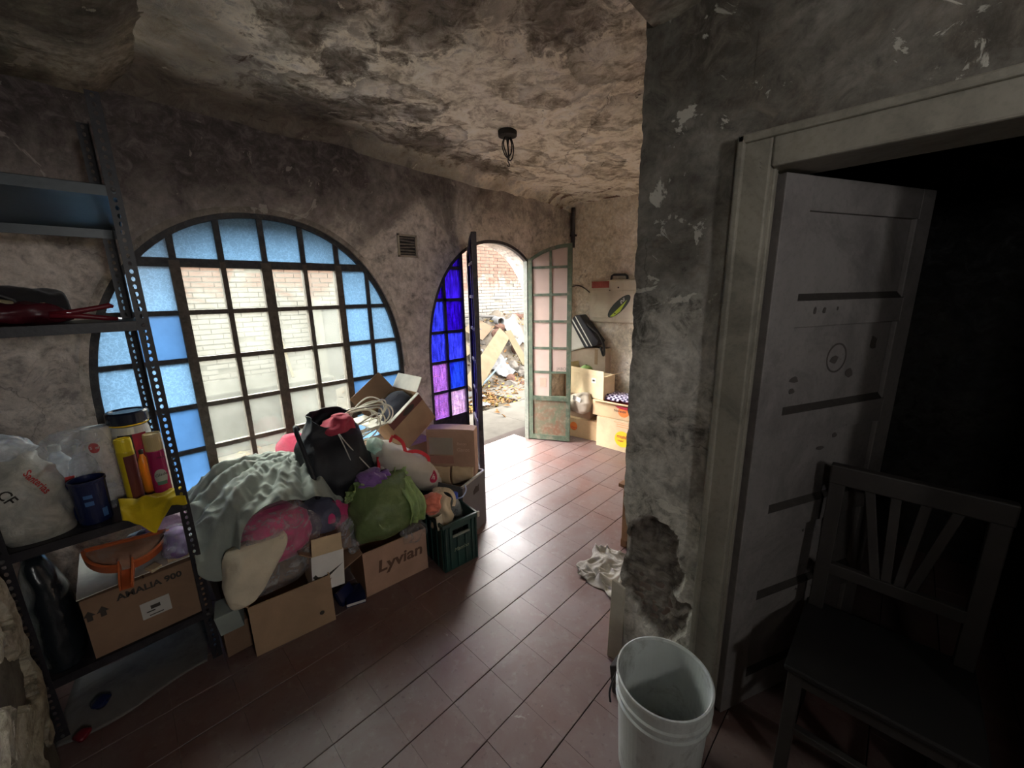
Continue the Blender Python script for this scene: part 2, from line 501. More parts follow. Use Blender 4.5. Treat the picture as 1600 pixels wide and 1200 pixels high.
rest = B()
for q, (s_, dz, x, y) in enumerate(cells):
    dz = random.uniform(-.0012, .0006)
    if q < 296 and s_ == 0:
        o = bpy.data.objects.new('tile', tile_me); COL.objects.link(o); o.parent = fl
        o.location = (x, y, dz); o.rotation_euler = (random.uniform(-.002, .002), random.uniform(-.002, .002), 0)
    else:
        rest.add([(p[0]+x, p[1]+y, p[2]+dz) for p in tb.v], tb.f)
rest.make('tile_field', M_tile, fl, kind='stuff', fix=False)

# ---- arches
def arch_top(y, yc, a, zs, b, n=2.15):
    k = abs((y-yc)/a)
    return zs if k >= 1 else zs+b*(1-k**n)**(1/n)
def arch_poly(yc, a, zb, zs, b, n=2.15, N=56):
    pts = [(yc-a, zb), (yc+a, zb)]
    for i in range(N+1):
        th = pi*i/N
        c, s_ = cos(th), sin(th)
        pts.append((yc+a*abs(c)**(2/n)*(1 if c >= 0 else -1), zs+b*abs(s_)**(2/n)))
    return pts
def clip(poly, hole):
    """convex clip of a polygon by a convex ccw polygon"""
    out = list(poly)
    for i in range(len(hole)):
        ax, ay = hole[i]; bx, by = hole[(i+1) % len(hole)]
        if abs(ax-bx)+abs(ay-by) < 1e-7: continue
        inp, out = out, []
        if not inp: break
        sd = lambda p: (bx-ax)*(p[1]-ay)-(by-ay)*(p[0]-ax)
        for k in range(len(inp)):
            p, q = inp[k], inp[(k+1) % len(inp)]
            sp, sq = sd(p), sd(q)
            if sp >= -1e-9: out.append(p)
            if (sp > 1e-9 and sq < -1e-9) or (sp < -1e-9 and sq > 1e-9):
                f = sp/(sp-sq); out.append((p[0]+(q[0]-p[0])*f, p[1]+(q[1]-p[1])*f))
    res = []
    for p in out:
        if not res or abs(p[0]-res[-1][0])+abs(p[1]-res[-1][1]) > 1e-5: res.append(p)
    return res
def rect(y0, y1, z0, z1): return [(y0, z0), (y1, z0), (y1, z1), (y0, z1)]
YZ = lambda y, z, x: (x, y, z)
WIN = (.76, .877, 1.05, 1.055)     # centre y, half width, spring height, rise
DOOR = (2.69, .81, 1.05, 1.05)
WZB = .47

# window wall, solid, with both arched openings cut through
b = B()
ys = set([-.75, YF+.15])
for yc, a_, zs, bb in (WIN, DOOR):
    for i in range(49):
        ys.add(round(yc-a_*cos(pi*i/48), 5))
y = -.75
while y < YF: ys.add(round(y, 5)); y += .16
ys = sorted(ys)
def opening(y):
    for (yc, a_, zs, bb), zb in ((WIN, WZB), (DOOR, 0)):
        if yc-a_-1e-6 <= y <= yc+a_+1e-6: return zb, arch_top(y, yc, a_, zs, bb)
    return None
def wq(x, y0, y1, za0, za1, zb0, zb1, flip):
    q = [(x, y0, za0), (x, y1, za1), (x, y1, zb1), (x, y0, zb0)]
    n = len(b.v); b.v.extend(q); b.f.append((n, n+1, n+2, n+3) if not flip else (n+3, n+2, n+1, n))
for y0, y1 in zip(ys, ys[1:]):
    o0 = opening(y0+1e-5); o1 = opening(y1-1e-5)
    for x, fl_ in ((XW, 0), (XO, 1)):
        if opening((y0+y1)/2) is None:
            wq(x, y0, y1, -.1, -.1, 2.9, 2.9, fl_)
        else:
            if o0[0] > 0: wq(x, y0, y1, -.1, -.1, o0[0], o1[0], fl_)
            wq(x, y0, y1, o0[1], o1[1], 2.9, 2.9, fl_)
    if opening((y0+y1)/2) is not None:
        b.add([(XW, y0, o0[1]), (XW, y1, o1[1]), (XO, y1, o1[1]), (XO, y0, o0[1])], [(0, 1, 2, 3)])
        if o0[0] > 0: b.add([(XW, y0, WZB), (XW, y1, WZB), (XO, y1, WZB), (XO, y0, WZB)], [(3, 2, 1, 0)])
for (yc, a_, zs, bb), zb in ((WIN, WZB), (DOOR, 0)):
    for s_ in (-1, 1):
        y = yc+s_*a_
        b.add([(XW, y, zb), (XO, y, zb), (XO, y, zs), (XW, y, zs)], [(0, 1, 2, 3) if s_ < 0 else (3, 2, 1, 0)])
ww = b.make('wall_window', M_win, kind='structure', fix=False)
tag(ww, 'mouldy plaster wall with the big blue arched window and the arched garden door', 'wall')
# plaster lip round the window arch
b = B()
P0 = arch_poly(WIN[0], WIN[1]+.03, WZB, WIN[2], WIN[3]+.03)[2:]; P1 = arch_poly(WIN[0], WIN[1]-.002, WZB, WIN[2], WIN[3]-.002)[2:]
for i in range(len(P0)-1):
    q = []
    for x in (XW-.02, XW+.012):
        q += [(x, *P1[i]), (x, *P0[i]), (x, *P0[i+1]), (x, *P1[i+1])]
    b.hexa(q)
o = b.make('trim_1', plaster('pale_arch_lip', (.72, .65, .58), (.52, .46, .40), (.10, .09, .08), bias=-.22), ww, smooth=False)

# ---- other walls
def slab(name, lab, x0, x1, y0, y1, z0, z1, m, cat='wall'):
    o = B().box(x0, x1, y0, y1, z0, z1).make(name, m, kind='structure')
    return tag(o, lab, cat)
slab('wall_far', 'far end wall of pale stained plaster behind the heaped cartons', XW-.02, XP+.13, YF, YF+.15, -.1, 2.9, M_far)
slab('wall_right', 'inner side wall running from the door pillar to the far end wall', XP, XP+.13, YP+.14, YF, -.05, 2.9, M_far)
slab('wall_recess', 'short wall closing the shelving recess beside the window', XW, -1.7, -.75, -.62, -.1, 2.9, M_win)

# door wall with its corner (pillar) : relief grid in front, broken patch low at the corner
def dpatch(x, z):
    """0..1: how deep the plaster has fallen off"""
    # patch is a blob on the lower part of the pillar, open to the corner edge
    w = .035*N3((x, 0, z), 9, 2)+.02*N3((x, 0, z), 24, 4)
    d1 = math.hypot((x+.60+w)/.125, (z-.52+w)/.20)
    d2 = math.hypot((x+.545+w)/.10, (z-.36+w)/.14)
    return sm((1.12-min(d1, d2))/.16)
b = B()
x0, x1, z0, z1 = XP, -.395, 0., 2.9
nx, nz = 44, 220
def fn(u, v):
    x = lerp(x0, x1, u); z = lerp(z0, z1, v)
    d = dpatch(x, z)
    y = YP+.028*d+d*.010*N3((x, 0, z), 34, 1)+.004*N3((x, 0, z), 7, 3)
    ex = x
    if u < .09: # ragged arris
        rag = max(0, N3((0, 0, z), 11, 6))*.012+max(0, N3((0, 0, z), 40, 7))*.006+(.016*sm(1-abs(z-.62)/.16))
        ex = x+rag*(1-u/.09); y += rag*(1-u/.09)*.6
    return (ex, y, z)
b.grid(fn, nx, nz)
n = len(b.v)
# end face of the wall and back
e = [fn(0, j/nz) for j in range(nz+1)]
for j in range(nz):
    k = len(b.v)
    b.v += [e[j], e[j+1], (XP, YP+.14, e[j+1][2]), (XP, YP+.14, e[j][2])]
    b.f.append((k, k+1, k+2, k+3))
b.box(XP, -.33, YP+.05, YP+.14, 0, 2.9)
b.box(-.395, -.33, YP, YP+.06, 0, 2.0)
b.box(-.395, 1.6, YP, YP+.14, 2.0, 2.9)
b.box(.50, 1.6, YP, YP+.14, 0, 2.0)
wp = b.make('wall_door', M_pil, kind='structure', smooth=False)
at = wp.data.attributes.new('bare', 'FLOAT', 'POINT')
for i_, v_ in enumerate(wp.data.vertices):
    at.data[i_].value = dpatch(v_.co.x, v_.co.z) if v_.co.y < YP+.1 and v_.co.z < 1.2 else 0.
tag(wp, 'grimy grey plaster wall and broken pillar corner beside the inner doorway', 'wall')
M_brick = mat('old_brick', (.145, .105, .085), .95, .3, 12, .6, 60, dirt=(.15, .13, .11), dirtamt=.9, dscale=14)
M_mort = mat('mortar_smear', (.22, .2, .17), .95, .25, 20, .6, 50)
for k, (bx, bz, w_, h_) in enumerate([(-.655, .45, .10, .05), (-.545, .45, .09, .05), (-.60, .39, .12, .05), (-.50, .385, .06, .05), (-.655, .33, .10, .05), (-.55, .33, .09, .05), (-.60, .27, .12, .045), (-.50, .27, .06, .045)]):
    m = Matrix.Translation((bx, YP+.041, bz)) @ Euler((random.uniform(-.04, .04), random.uniform(-.03, .03), random.uniform(-.04, .04))).to_matrix().to_4x4()
    B().mbox(m, w_-.012, .022, h_).make('brick', M_brick, wp, bevel=.005)

wl = B().box(-1.94, .45, -.62, -.385, -.1, 2.9).box(.65, 1.6, -.62, -.385, -.1, 2.9).box(.45, .65, -.62, -.385, -.1, 1.80).box(.45, .65, -.62, -.385, 2.05, 2.9).make('wall_left', M_leftd, kind='structure')  # gap behind the camera is added to let in fill light
tag(wl, 'near left wall of broken jagged plaster ending beside the shelving', 'wall')
# jagged flakes of plaster on its face
b = B()
def fn(u, v):
    x = lerp(-1.938, -.9, u); z = lerp(0, 2.6, v)
    q = N3((x*1.3, 0, z), 3.6, 9)+.45*N3((x, 0, z), 9, 2)+.2*N3((x, 0, z), 21, 6)
    h = -.012+.034*sm((q+.12)*14)+.010*N3((x, 0, z), 16, 3)+.014*N3((x, 0, z), 5, 1)
    return (x, -.385+h*min(1, u*40+.3), z)
b.grid(fn, 90, 220)
b.make('plaster_flakes', M_left, bpy.data.objects['wall_left'])
ws = B().box(1.6, 1.75, -.62, .05, -.1, 2.9).box(1.6, 1.75, .35, YP+2.6, -.1, 2.9).box(1.6, 1.75, .05, .35, -.1, 1.65).box(1.6, 1.75, .05, .35, 2.05, 2.9).make('wall_side', M_pil, kind='structure')  # unseen gap added so that sky brightens the front room
tag(ws, 'wall on the camera side closing the front room, with a gap added for light', 'wall')
# dark room behind the inner door
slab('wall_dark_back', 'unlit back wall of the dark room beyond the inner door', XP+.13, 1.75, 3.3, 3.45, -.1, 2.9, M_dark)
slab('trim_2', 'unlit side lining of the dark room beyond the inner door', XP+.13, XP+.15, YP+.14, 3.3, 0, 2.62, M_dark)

# ---- ceiling with cove, beams
b = B()
def fn(u, v):
    y = lerp(-.7, YF, v)
    x = lerp(XW-.01, 1.7, u)
    z = ZC(y)
    dx = x-(XW-.01)
    if dx < .16: z -= .10*(1-dx/.16)**2
    dy = YF-y
    if dy < .12: z -= .03*(1-dy/.12)**2
    sag = .035*N3((x, y, 0), 1.1, 4)+.014*N3((x, y, 0), 3.5, 1)+.006*N3((x, y, 0), 9, 2)
    # fallen plaster flakes
    f = N3((x, y, 0), 2.6, 12)+.35*N3((x, y, 0), 8, 13)
    if f > .34: sag += .014
    return (x, y, z+sag)
b.grid(fn, 150, 150)
b.box(XW-.1, 1.75, -.75, YF+.15, 2.86, 2.95)
ce = b.make('ceiling', M_ceil, kind='structure', smooth=False)
for p in ce.data.polygons: p.use_smooth = True
tag(ce, 'sagging ceiling with brown tide marks, black mould and peeling plaster', 'ceiling')
M_beam = plaster('dirty_beam_plaster', (.50, .45, .36), (.27, .235, .18), (.045, .038, .03), 2, 3, .06, None, -.01, (.5, .46, .37), .4)
b = B()
def fn(u, v):
    y = lerp(-.385, .38, u); x = lerp(XW, XP, v)
    k = sm((y-.10)/.27)
    z = lerp(2.545, 2.705, k)+.014*N3((x, y, 0), 6, 3)+.006*N3((x, y, 0), 17, 4)
    if u >= .999: z = 2.78
    return (x, y+.02*N3((x, 0, 0), 4, 9)*u, z)
b.grid(fn, 30, 70)
o = b.make('trim_3', M_beam, kind='structure'); tag(o, 'low plastered beam above the shelving at the upper left of the room', 'beam')
b = B()
def fn(u, v):
    y = lerp(-.385, YP+.01, v)
    prof = [(-.735, 2.75), (-.725, 2.46), (-.70, 2.425), (-.62, 2.42), (-.56, 2.425), (-.535, 2.47), (-.53, 2.75)]
    t_ = u*6; i = min(5, int(t_)); f = t_-i
    x = lerp(prof[i][0], prof[i+1][0], f); z = lerp(prof[i][1], prof[i+1][1], f)
    return (x+.008*N3((x, y, z), 9, 3), y, z+.012*N3((x, y, 0), 8, 5))
b.grid(fn, 24, 60)
o = b.make('trim_4', M_beam, kind='structure', smooth=True); tag(o, 'plastered ceiling beam running overhead into the top of the door pillar', 'beam')

# ---------------------------------------------------------------- WINDOW
def glass_col(name, col, tex=0, alpha=.55, rough=.25, strands=False):
    t = NT(name)
    if tex:
        e = t.voro(tex, 'DISTANCE_TO_EDGE', t.mix(.10, t.P, t.noise(16, 4, .6, out='Color')))
        r = t.ramp(e, [(.0, 1.32), (.05, 1.12), (.12, .92), (.4, 1.0)])  # bright cell edges put the hammered relief's highlights into the colour
    elif strands:
        r = t.ramp(t.noise(60, 5, .65, .3, t.scalevec((1, 1.4, .16))), [(.3, .45), (.5, .95), (.7, 1.6)])
    else:
        r = t.ramp(t.noise(9, 5, .6), [(.3, .9), (.7, 1.06)])
    r = t.mix(.35, r, t.ramp(t.noise(4, 5, .6), [(.3, .8), (.7, 1.15)]), 'MULTIPLY')
    c = t.mix(1., col, r, 'MULTIPLY')
    tp = t.k('BsdfTransparent'); t.l.new(c, tp.inputs[0])
    tr = t.k('BsdfTranslucent'); t.l.new(c, tr.inputs[0])
    gl = t.k('BsdfGlossy'); gl.inputs['Roughness'].default_value = rough; t.set(gl.inputs[0], (.6, .65, .7))
    s = t.mixsh(alpha, tp.outputs[0], tr.outputs[0])
    return t.surf(t.mixsh(.05, s, gl.outputs[0]))
M_blueh = glass_col('blue_hammered_glass', (.20, .285, .36), 46, .62)
M_bluep = glass_col('blue_smooth_glass', (.135, .225, .335), 0, .62)
def clear_glass():
    t = NT('dusty_clear_glass')
    d = t.ramp(t.noise(3.5, 8, .7, .5), [(.3, .03), (.7, .08)])
    tp = t.k('BsdfTransparent'); t.set(tp.inputs[0], (.80, .82, .79))
    tr = t.k('BsdfTranslucent'); t.set(tr.inputs[0], (.6, .62, .57))
    gl = t.k('BsdfGlossy'); gl.inputs['Roughness'].default_value = .12
    s = t.mixsh(d, tp.outputs[0], tr.outputs[0])
    return t.surf(t.mixsh(.04, s, gl.outputs[0]))
M_clear = clear_glass()
M_iron = mat('dark_painted_iron', (.035, .035, .04), .55, .4, 30, .5, 90, dirt=(.10, .08, .06), dirtamt=.6, dscale=25)
M_ironb = mat('brown_casement_iron', (.085, .068, .055), .6, .4, 30, .6, 90, dirt=(.16, .14, .11), dirtamt=.6, dscale=25)
win = thing('window_1', 'big arched iron window with blue textured panes around clear dusty panes', 'window', kind='structure')
XG = XW-.03
poly = arch_poly(WIN[0], WIN[1], WZB, WIN[2], WIN[3])
b = B()
P0 = arch_poly(WIN[0], WIN[1]+.004, WZB, WIN[2], WIN[3]+.004)[1:]+[(WIN[0]-WIN[1], WZB)]; P1 = arch_poly(WIN[0], WIN[1]-.034, WZB, WIN[2], WIN[3]-.03)[1:]+[(WIN[0]-WIN[1]+.034, WZB)]
for i in range(len(P0)-1):
    q = []
    for x in (XG-.022, XG+.022): q += [(x, *P1[i]), (x, *P0[i]), (x, *P0[i+1]), (x, *P1[i+1])]
    b.hexa(q)
b.prism(rect(WIN[0]-WIN[1], WIN[0]+WIN[1], WZB, WZB+.035), XG-.022, XG+.022, YZ)
b.make('arch_frame', M_iron, win)
vy = [(.095, .026), (.313, .046), (.53, .026), (.752, .056), (.975, .026), (1.192, .044), (1.398, .026)]
hz = [(1.808, .046), (1.54, .026), (1.275, .026), (1.007, .026), (.745, .026)]
inner = lambda y: .30 < y < 1.2
for y, w_ in vy:
    if inner(y):   # above and below the casement the bar is thin
        pl_ = clip(rect(y-w_/2, y+w_/2, WZB, 1.82), poly); B().prism(pl_, XG-.024, XG+.026, YZ).make('muntin', M_ironb, win)
        pl_ = clip(rect(y-.015, y+.015, 1.82, 2.2), poly); B().prism(pl_, XG-.015, XG+.015, YZ).make('muntin', M_iron, win)
    else:
        pl_ = clip(rect(y-w_/2, y+w_/2, WZB, 2.2), poly); B().prism(pl_, XG-.015, XG+.015, YZ).make('muntin', M_iron, win)
for z, w_ in hz:
    if z > 1.7:
        B().prism(clip(rect(-.2, 1.7, z-w_/2, z+w_/2), poly), XG-.02, XG+.023, YZ).make('muntin', M_iron, win)
    else:
        B().prism(clip(rect(-.2, .313, z-w_/2, z+w_/2), poly), XG-.014, XG+.014, YZ).make('muntin', M_iron, win)
        B().prism(clip(rect(1.192, 1.7, z-w_/2, z+w_/2), poly), XG-.014, XG+.014, YZ).make('muntin', M_iron, win)
        B().prism(rect(.313, 1.192, z-w_/2, z+w_/2), XG-.014, XG+.018, YZ).make('muntin', M_ironb, win)
cy_ = [-.2]+[y for y, _ in vy]+[1.75]
cz_ = [WZB]+sorted(z for z, _ in hz)+[2.2]
for i in range(len(cy_)-1):
    for j in range(len(cz_)-1):
        pl_ = clip(rect(cy_[i], cy_[i+1], cz_[j], cz_[j+1]), poly)
        if len(pl_) < 3: continue
        ar = abs(sum(p[0]*q[1]-q[0]*p[1] for p, q in zip(pl_, pl_[1:]+pl_[:1])))/2
        if ar < .0008: continue
        mid = (cy_[i]+cy_[i+1])/2
        cl = inner(mid) and cz_[j] < 1.75
        m_ = M_clear if cl else (M_bluep if (j < 4 and i == 1 and j != 2) or (i >= 6 and j in (1,)) else M_blueh)
        B().prism(pl_, XG-.002, XG+.002, YZ).make('pane', m_, win, label=None)

# ---------------------------------------------------------------- GARDEN DOOR (fixed arch + side light)
M_gmet = mat('grey_green_frame_paint', (.115, .125, .105), .5, .25, 25, .4, 80, dirt=(.22, .2, .17), dirtamt=.5, dscale=18)
M_dmet = mat('dark_violet_grey_iron', (.06, .055, .062), .5, .3, 25, .4, 80, dirt=(.14, .12, .11), dirtamt=.6, dscale=22)
M_vio = [glass_col('violet_glass', (.13, .07, .62), strands=True, alpha=.12), glass_col('blue_violet_glass', (.13, .15, .70), strands=True, alpha=.12), glass_col('deep_violet_glass', (.10, .035, .5), strands=True, alpha=.12),
         glass_col('lilac_glass', (.5, .3, .68), strands=True, alpha=.12), glass_col('pale_lilac_glass', (.62, .5, .7), strands=True, alpha=.12), glass_col('cobalt_glass', (.09, .17, .68), strands=True, alpha=.12)]
dr = thing('door_1', 'arched garden doorway frame with violet glass side light', 'door', kind='structure')
dp = arch_poly(DOOR[0], DOOR[1], 0, DOOR[2], DOOR[3])
b = B()
P0 = arch_poly(DOOR[0], DOOR[1]+.004, 0, DOOR[2], DOOR[3]+.004)[1:]+[(DOOR[0]-DOOR[1], 0)]; P1 = arch_poly(DOOR[0], DOOR[1]-.028, 0, DOOR[2], DOOR[3]-.028)[1:]+[(DOOR[0]-DOOR[1]+.028, 0)]
for i in range(len(P0)-1):
    q = []
    for x in (XG-.02, XG+.025): q += [(x, *P1[i]), (x, *P0[i]), (x, *P0[i+1]), (x, *P1[i+1])]
    b.hexa(q)
b.make('arch_frame', M_dmet, dr)
B().prism(clip(rect(2.268, 2.29, 0, 2.2), dp), XG-.025, XG+.025, YZ).make('post', M_dmet, dr)
B().prism(clip(rect(3.125, 3.168, 0, 2.2), dp), XG-.025, XG+.028, YZ).make('post', M_gmet, dr)
zb_ = [1.834, 1.566, 1.291, 1.028, .76, .506]
lo, hi = DOOR[0]-DOOR[1], 2.27
for z in zb_:
    B().prism(clip(rect(lo-.01, hi, z-.013, z+.013), dp), XG-.012, XG+.016, YZ).make('muntin', M_dmet, dr)
    B().prism(clip(rect(3.168, 3.52, z-.013, z+.013), dp), XG-.012, XG+.016, YZ).make('muntin', M_dmet, dr)
B().prism(clip(rect(2.072, 2.098, .46, 2.2), dp), XG-.012, XG+.016, YZ).make('muntin', M_dmet, dr)
B().prism(clip(rect(lo-.01, hi, 0, .49), dp), XG-.01, XG+.01, YZ).make('kick_panel', M_dmet, dr)
B().prism(clip(rect(3.168, 3.52, 0, .49), dp), XG-.01, XG+.01, YZ).make('kick_panel', M_dmet, dr)
zz = [2.2]+zb_
pick = {(0, 0): 0, (0, 1): 0, (1, 0): 2, (1, 1): 0, (2, 0): 1, (2, 1): 2, (3, 0): 1, (3, 1): 1, (4, 0): 3, (4, 1): 5, (5, 0): 3, (5, 1): 4}
for r_ in range(6):
    for c_, (ya, yb) in enumerate(((lo, 2.085), (2.085, 2.27))):
        pl_ = clip(rect(ya, yb, zz[r_+1], zz[r_]), dp)
        if len(pl_) < 3: continue
        B().prism(pl_, XG-.002, XG+.002, YZ).make('pane', M_vio[pick[(r_, c_)]], dr)
    pl_ = clip(rect(3.168, 3.51, zz[r_+1], zz[r_]), dp)
    if len(pl_) >= 3: B().prism(pl_, XG-.002, XG+.002, YZ).make('pane', M_clear, dr)
B().prism([(2.10, .78), (2.10, 1.0), (2.16, 1.02), (2.135, .9)], XG+.003, XG+.005, YZ).make('pane_patch', M_vio[4], dr)
B().box(XO, XW, DOOR[0]-DOOR[1], DOOR[0]+DOOR[1], -.05, -.012).make('threshold', mat('worn_threshold', (.4, .36, .34), .8), dr)

def leaf(name, lab, hy, dirn, m_fr, m_panel, panes, side):
    """hinged leaf: local s along its width, z up, arched top; hinge at the origin"""
    ang = math.atan2(dirn[1], dirn[0])
    t = thing(name, lab, 'door', (XW-.005, hy, .012), (0, 0, ang), kind='structure')
    W_ = .452
    top = lambda s: arch_top(DOOR[0]-.44+s if side > 0 else DOOR[0]-.44+s, *DOOR)-.03
    X = lambda s, z, y: (s, y, z)
    def strip(s0, s1, zlo, zhi, y0, y1):
        b = B(); n = 6
        for i in range(n):
            a_, c_ = lerp(s0, s1, i/n), lerp(s0, s1, (i+1)/n)
            b.hexa([(a_, y0, zlo(a_)), (c_, y0, zlo(c_)), (c_, y1, zlo(c_)), (a_, y1, zlo(a_)), (a_, y0, zhi(a_)), (c_, y0, zhi(c_)), (c_, y1, zhi(c_)), (a_, y1, zhi(a_))])
        return b
    z0 = lambda s: 0.0
    b = strip(0, .042, z0, top, -.02, .02); b.v += strip(W_-.045, W_, z0, top, -.02, .02).v
    n = len(b.v)//2; b.f += [tuple(i+n for i in f) for f in b.f]
    st = b.make('stile', m_fr, t)
    strip(0, W_, lambda s: top(s)-.035, top, -.018, .018).make('top_rail', m_fr, t)
    B().box(0, W_, -.018, .018, .0, .055).make('bottom_rail', m_fr, t)
    B().box(0, W_, -.018, .018, .45, .50).make('lock_rail', m_fr, t)
    B().box(.03, W_-.03, -.006, .006, .05, .46).make('kick_panel', m_panel, t)
    zs = [.50, .765, 1.026, 1.306, 1.579, 1.85]
    for z in zs[1:]: B().box(.03, W_-.03, -.011, .011, z-.012, z+.012).make('muntin', m_fr, t)
    strip(.222, .246, lambda s: .49, top, -.011, .011).make('muntin', m_fr, t)
    for r_ in range(6):
        for c_, (sa, sb) in enumerate(((.038, .234), (.234, W_-.04))):
            m_ = panes(r_, c_)
            if m_ is None: continue
            lo_ = zs[r_]
            if r_ == 5: strip(sa, sb, lambda s: zs[5], top, -.002, .002).make('pane', m_, t)
            else: B().box(sa, sb, -.002, .002, zs[r_], zs[r_+1]).make('pane', m_, t)
    hb = B()
    for z in (.25, 1.1, 1.75): hb.tube([(-.008, -.012, z-.05), (-.008, -.012, z+.05)], .011, 8)
    hb.make('hinge', m_fr, t)
    return t
M_green = mat('peeling_green_paint', (.085, .118, .082), .5, .25, 16, .5, 70, dirt=(.26, .22, .17), dirtamt=.7, dscale=14)
def rusty():
    t = NT('rusting_green_panel')
    n = t.noise(5, 8, .7, .8); n2 = t.noise(24, 5, .6)
    c = t.ramp(n, [(.34, (.10, .14, .085)), (.46, (.15, .135, .09)), (.58, (.19, .105, .065))])
    c = t.mix(t.ramp(n2, [(.5, 0.), (.7, .4)]), c, (.30, .28, .22))
    return t.surf(t.bsdf(c, .6, t.bump(n2, .25, .004), 0, .4))
M_rust = rusty()
def frost():
    t = NT('pinkish_opaque_pane')  # one pinkish tone for all panes, partly translucent
    n = t.noise(2.5, 6, .6); c = t.ramp(n, [(.3, (.60, .47, .42)), (.7, (.72, .58, .52))])
    tr = t.k('BsdfTranslucent'); t.l.new(c, tr.inputs[0])
    return t.surf(t.mixsh(.3, t.bsdf(c, .35, None, 0, .5), tr.outputs[0]))
M_frost = frost()
lf = leaf('door_2', 'open green metal door leaf with pinkish opaque panes and rusty lower panel', 3.150, (.40, .217), M_green, M_rust,
          lambda r, c: None if (r, c) == (0, 1) else M_frost, 1)
l2 = leaf('door_3', 'dark metal door leaf standing open edge-on between side light and doorway', 2.36, (.40, -.265), M_dmet, M_dmet, lambda r, c: M_vio[(r+c) % 3], -1)
# faded scribble and paper scrap on panes of the green leaf
M_ink = mat('faded_ink', (.16, .13, .12), .8, bump=0)
text('JABON', 'scribble', M_ink, lf, (.30, -.0035, .79), (1, 0, 0), (0, 0, 1), .045, weight=-.0005)
B().box(.12, .19, -.0045, -.0025, .60, .70).make('paper_scrap', mat('tan_scrap', (.48, .36, .28), .9), lf)

# ---------------------------------------------------------------- INNER DOOR
def oldpaint(name, c1, c2, chip=(.06, .045, .035), amt=.8):
    t = NT(name)
    n = t.noise(4, 8, .65, .4, t.scalevec((1, 1, .4))); n2 = t.noise(13, 9, .72, 1.2)
    c = t.ramp(n, [(.3, c2), (.7, c1)])
    c = t.mix(t.ramp(n2, [(.66, 0.), (.69, amt)]), c, chip)
    c = t.mix(t.ramp(t.noise(60, 4, .6), [(.5, 0.), (.8, .35)]), c, tuple(x*.4 for x in c2))
    c = t.mix(t.ramp(t.noise(3.2, 9, .72, .8), [(.47, 0.), (.66, .65)]), c, tuple(x*.45 for x in c2))
    return t.surf(t.bsdf(c, .55, t.bump(n2, .3, .004), 0, .35))
M_case = oldpaint('grey_green_casing_paint', (.33, .305, .25), (.20, .185, .15))
M_leaf = oldpaint('dirty_white_door_paint', (.24, .22, .212), (.17, .155, .15))
cs = thing('door_4', 'casing of the inner doorway in chipped grey paint', 'door', kind='structure')
for nm, q in (('jamb', (-.40, -.325, YP-.022, YP+.16, 0, 2.012)), ('jamb', (.48, .55, YP-.022, YP+.16, 0, 2.012)), ('head', (-.325, .48, YP-.022, YP+.16, 1.935, 2.012))):
    B().box(*q).make(nm, M_case, cs, bevel=.006)
B().box(-.412, -.392, YP-.034, YP, 0, 2.03).make('moulding', M_case, cs, bevel=.005)
B().box(.54, .56, YP-.034, YP, 0, 2.03).make('moulding', M_case, cs, bevel=.005)
B().box(-.412, .56, YP-.034, YP, 2.008, 2.03).make('moulding', M_case, cs, bevel=.005)
B().box(-.335, -.318, YP+.01, YP+.04, 0, 1.94).make('stop_bead', M_case, cs, bevel=.004)
ang = math.atan2(.907, .42)
dl = thing('door_5', 'open panelled wooden door leaf in dirty white paint with worn stickers', 'door', (-.312, YP+.045, .012), (0, 0, ang), kind='structure')
W_, H_ = .735, 1.915
rails = [0, .105, .475, .83, 1.19, 1.56, H_]   # bottoms/tops of panels
B().box(0, .115, -.018, .018, 0, H_).make('stile', M_leaf, dl, bevel=.003)
B().box(W_-.075, W_, -.018, .018, 0, H_).make('stile', M_leaf, dl, bevel=.003)
M_ledge = mat('dark_ledge', (.035, .03, .027), .95, .3, 20, .4, 60)  # even dark strip along the foot of each panel
for z0, z1 in ((0, .125), (.385, .475), (.74, .83), (1.10, 1.19), (1.475, 1.56), (1.82, H_)):
    B().box(.112, W_-.072, -.017, .017, z0, z1).make('rail', M_leaf, dl, bevel=.003)
for z0, z1 in ((.125, .385), (.475, .74), (.83, 1.10), (1.19, 1.475), (1.56, 1.82)):
    B().box(.10, W_-.065, -.003, .003, z0-.01, z1+.01).make('panel', M_leaf, dl)
    B().hexa([(.112, -.0175, z0-.002), (W_-.07, -.0175, z0-.002), (W_-.07, -.003, z0-.002), (.112, -.003, z0-.002), (.112, -.0175, z0+.003), (W_-.07, -.0175, z0+.003), (W_-.07, -.003, z0+.020), (.112, -.003, z0+.020)]).make('ledge', M_ledge, dl)
    B().box(W_-.092, W_-.072, -.021, -.003, z0, z1).make('bead', M_leaf, dl, bevel=.003)
M_stk = mat('torn_sticker_ink', (.07, .06, .055), .8, bump=0)
M_stp = mat('torn_sticker_paper', (.36, .33, .30), .8, bump=0)
B().lathe([(.052, 0), (.052, .001), (.046, .001), (.046, 0), (.052, 0)], 32, Matrix.Translation((.37, -.0032, 1.36)) @ Matrix.Rotation(pi/2, 4, 'X'), cap=False).make('sticker_ring', M_stk, dl)
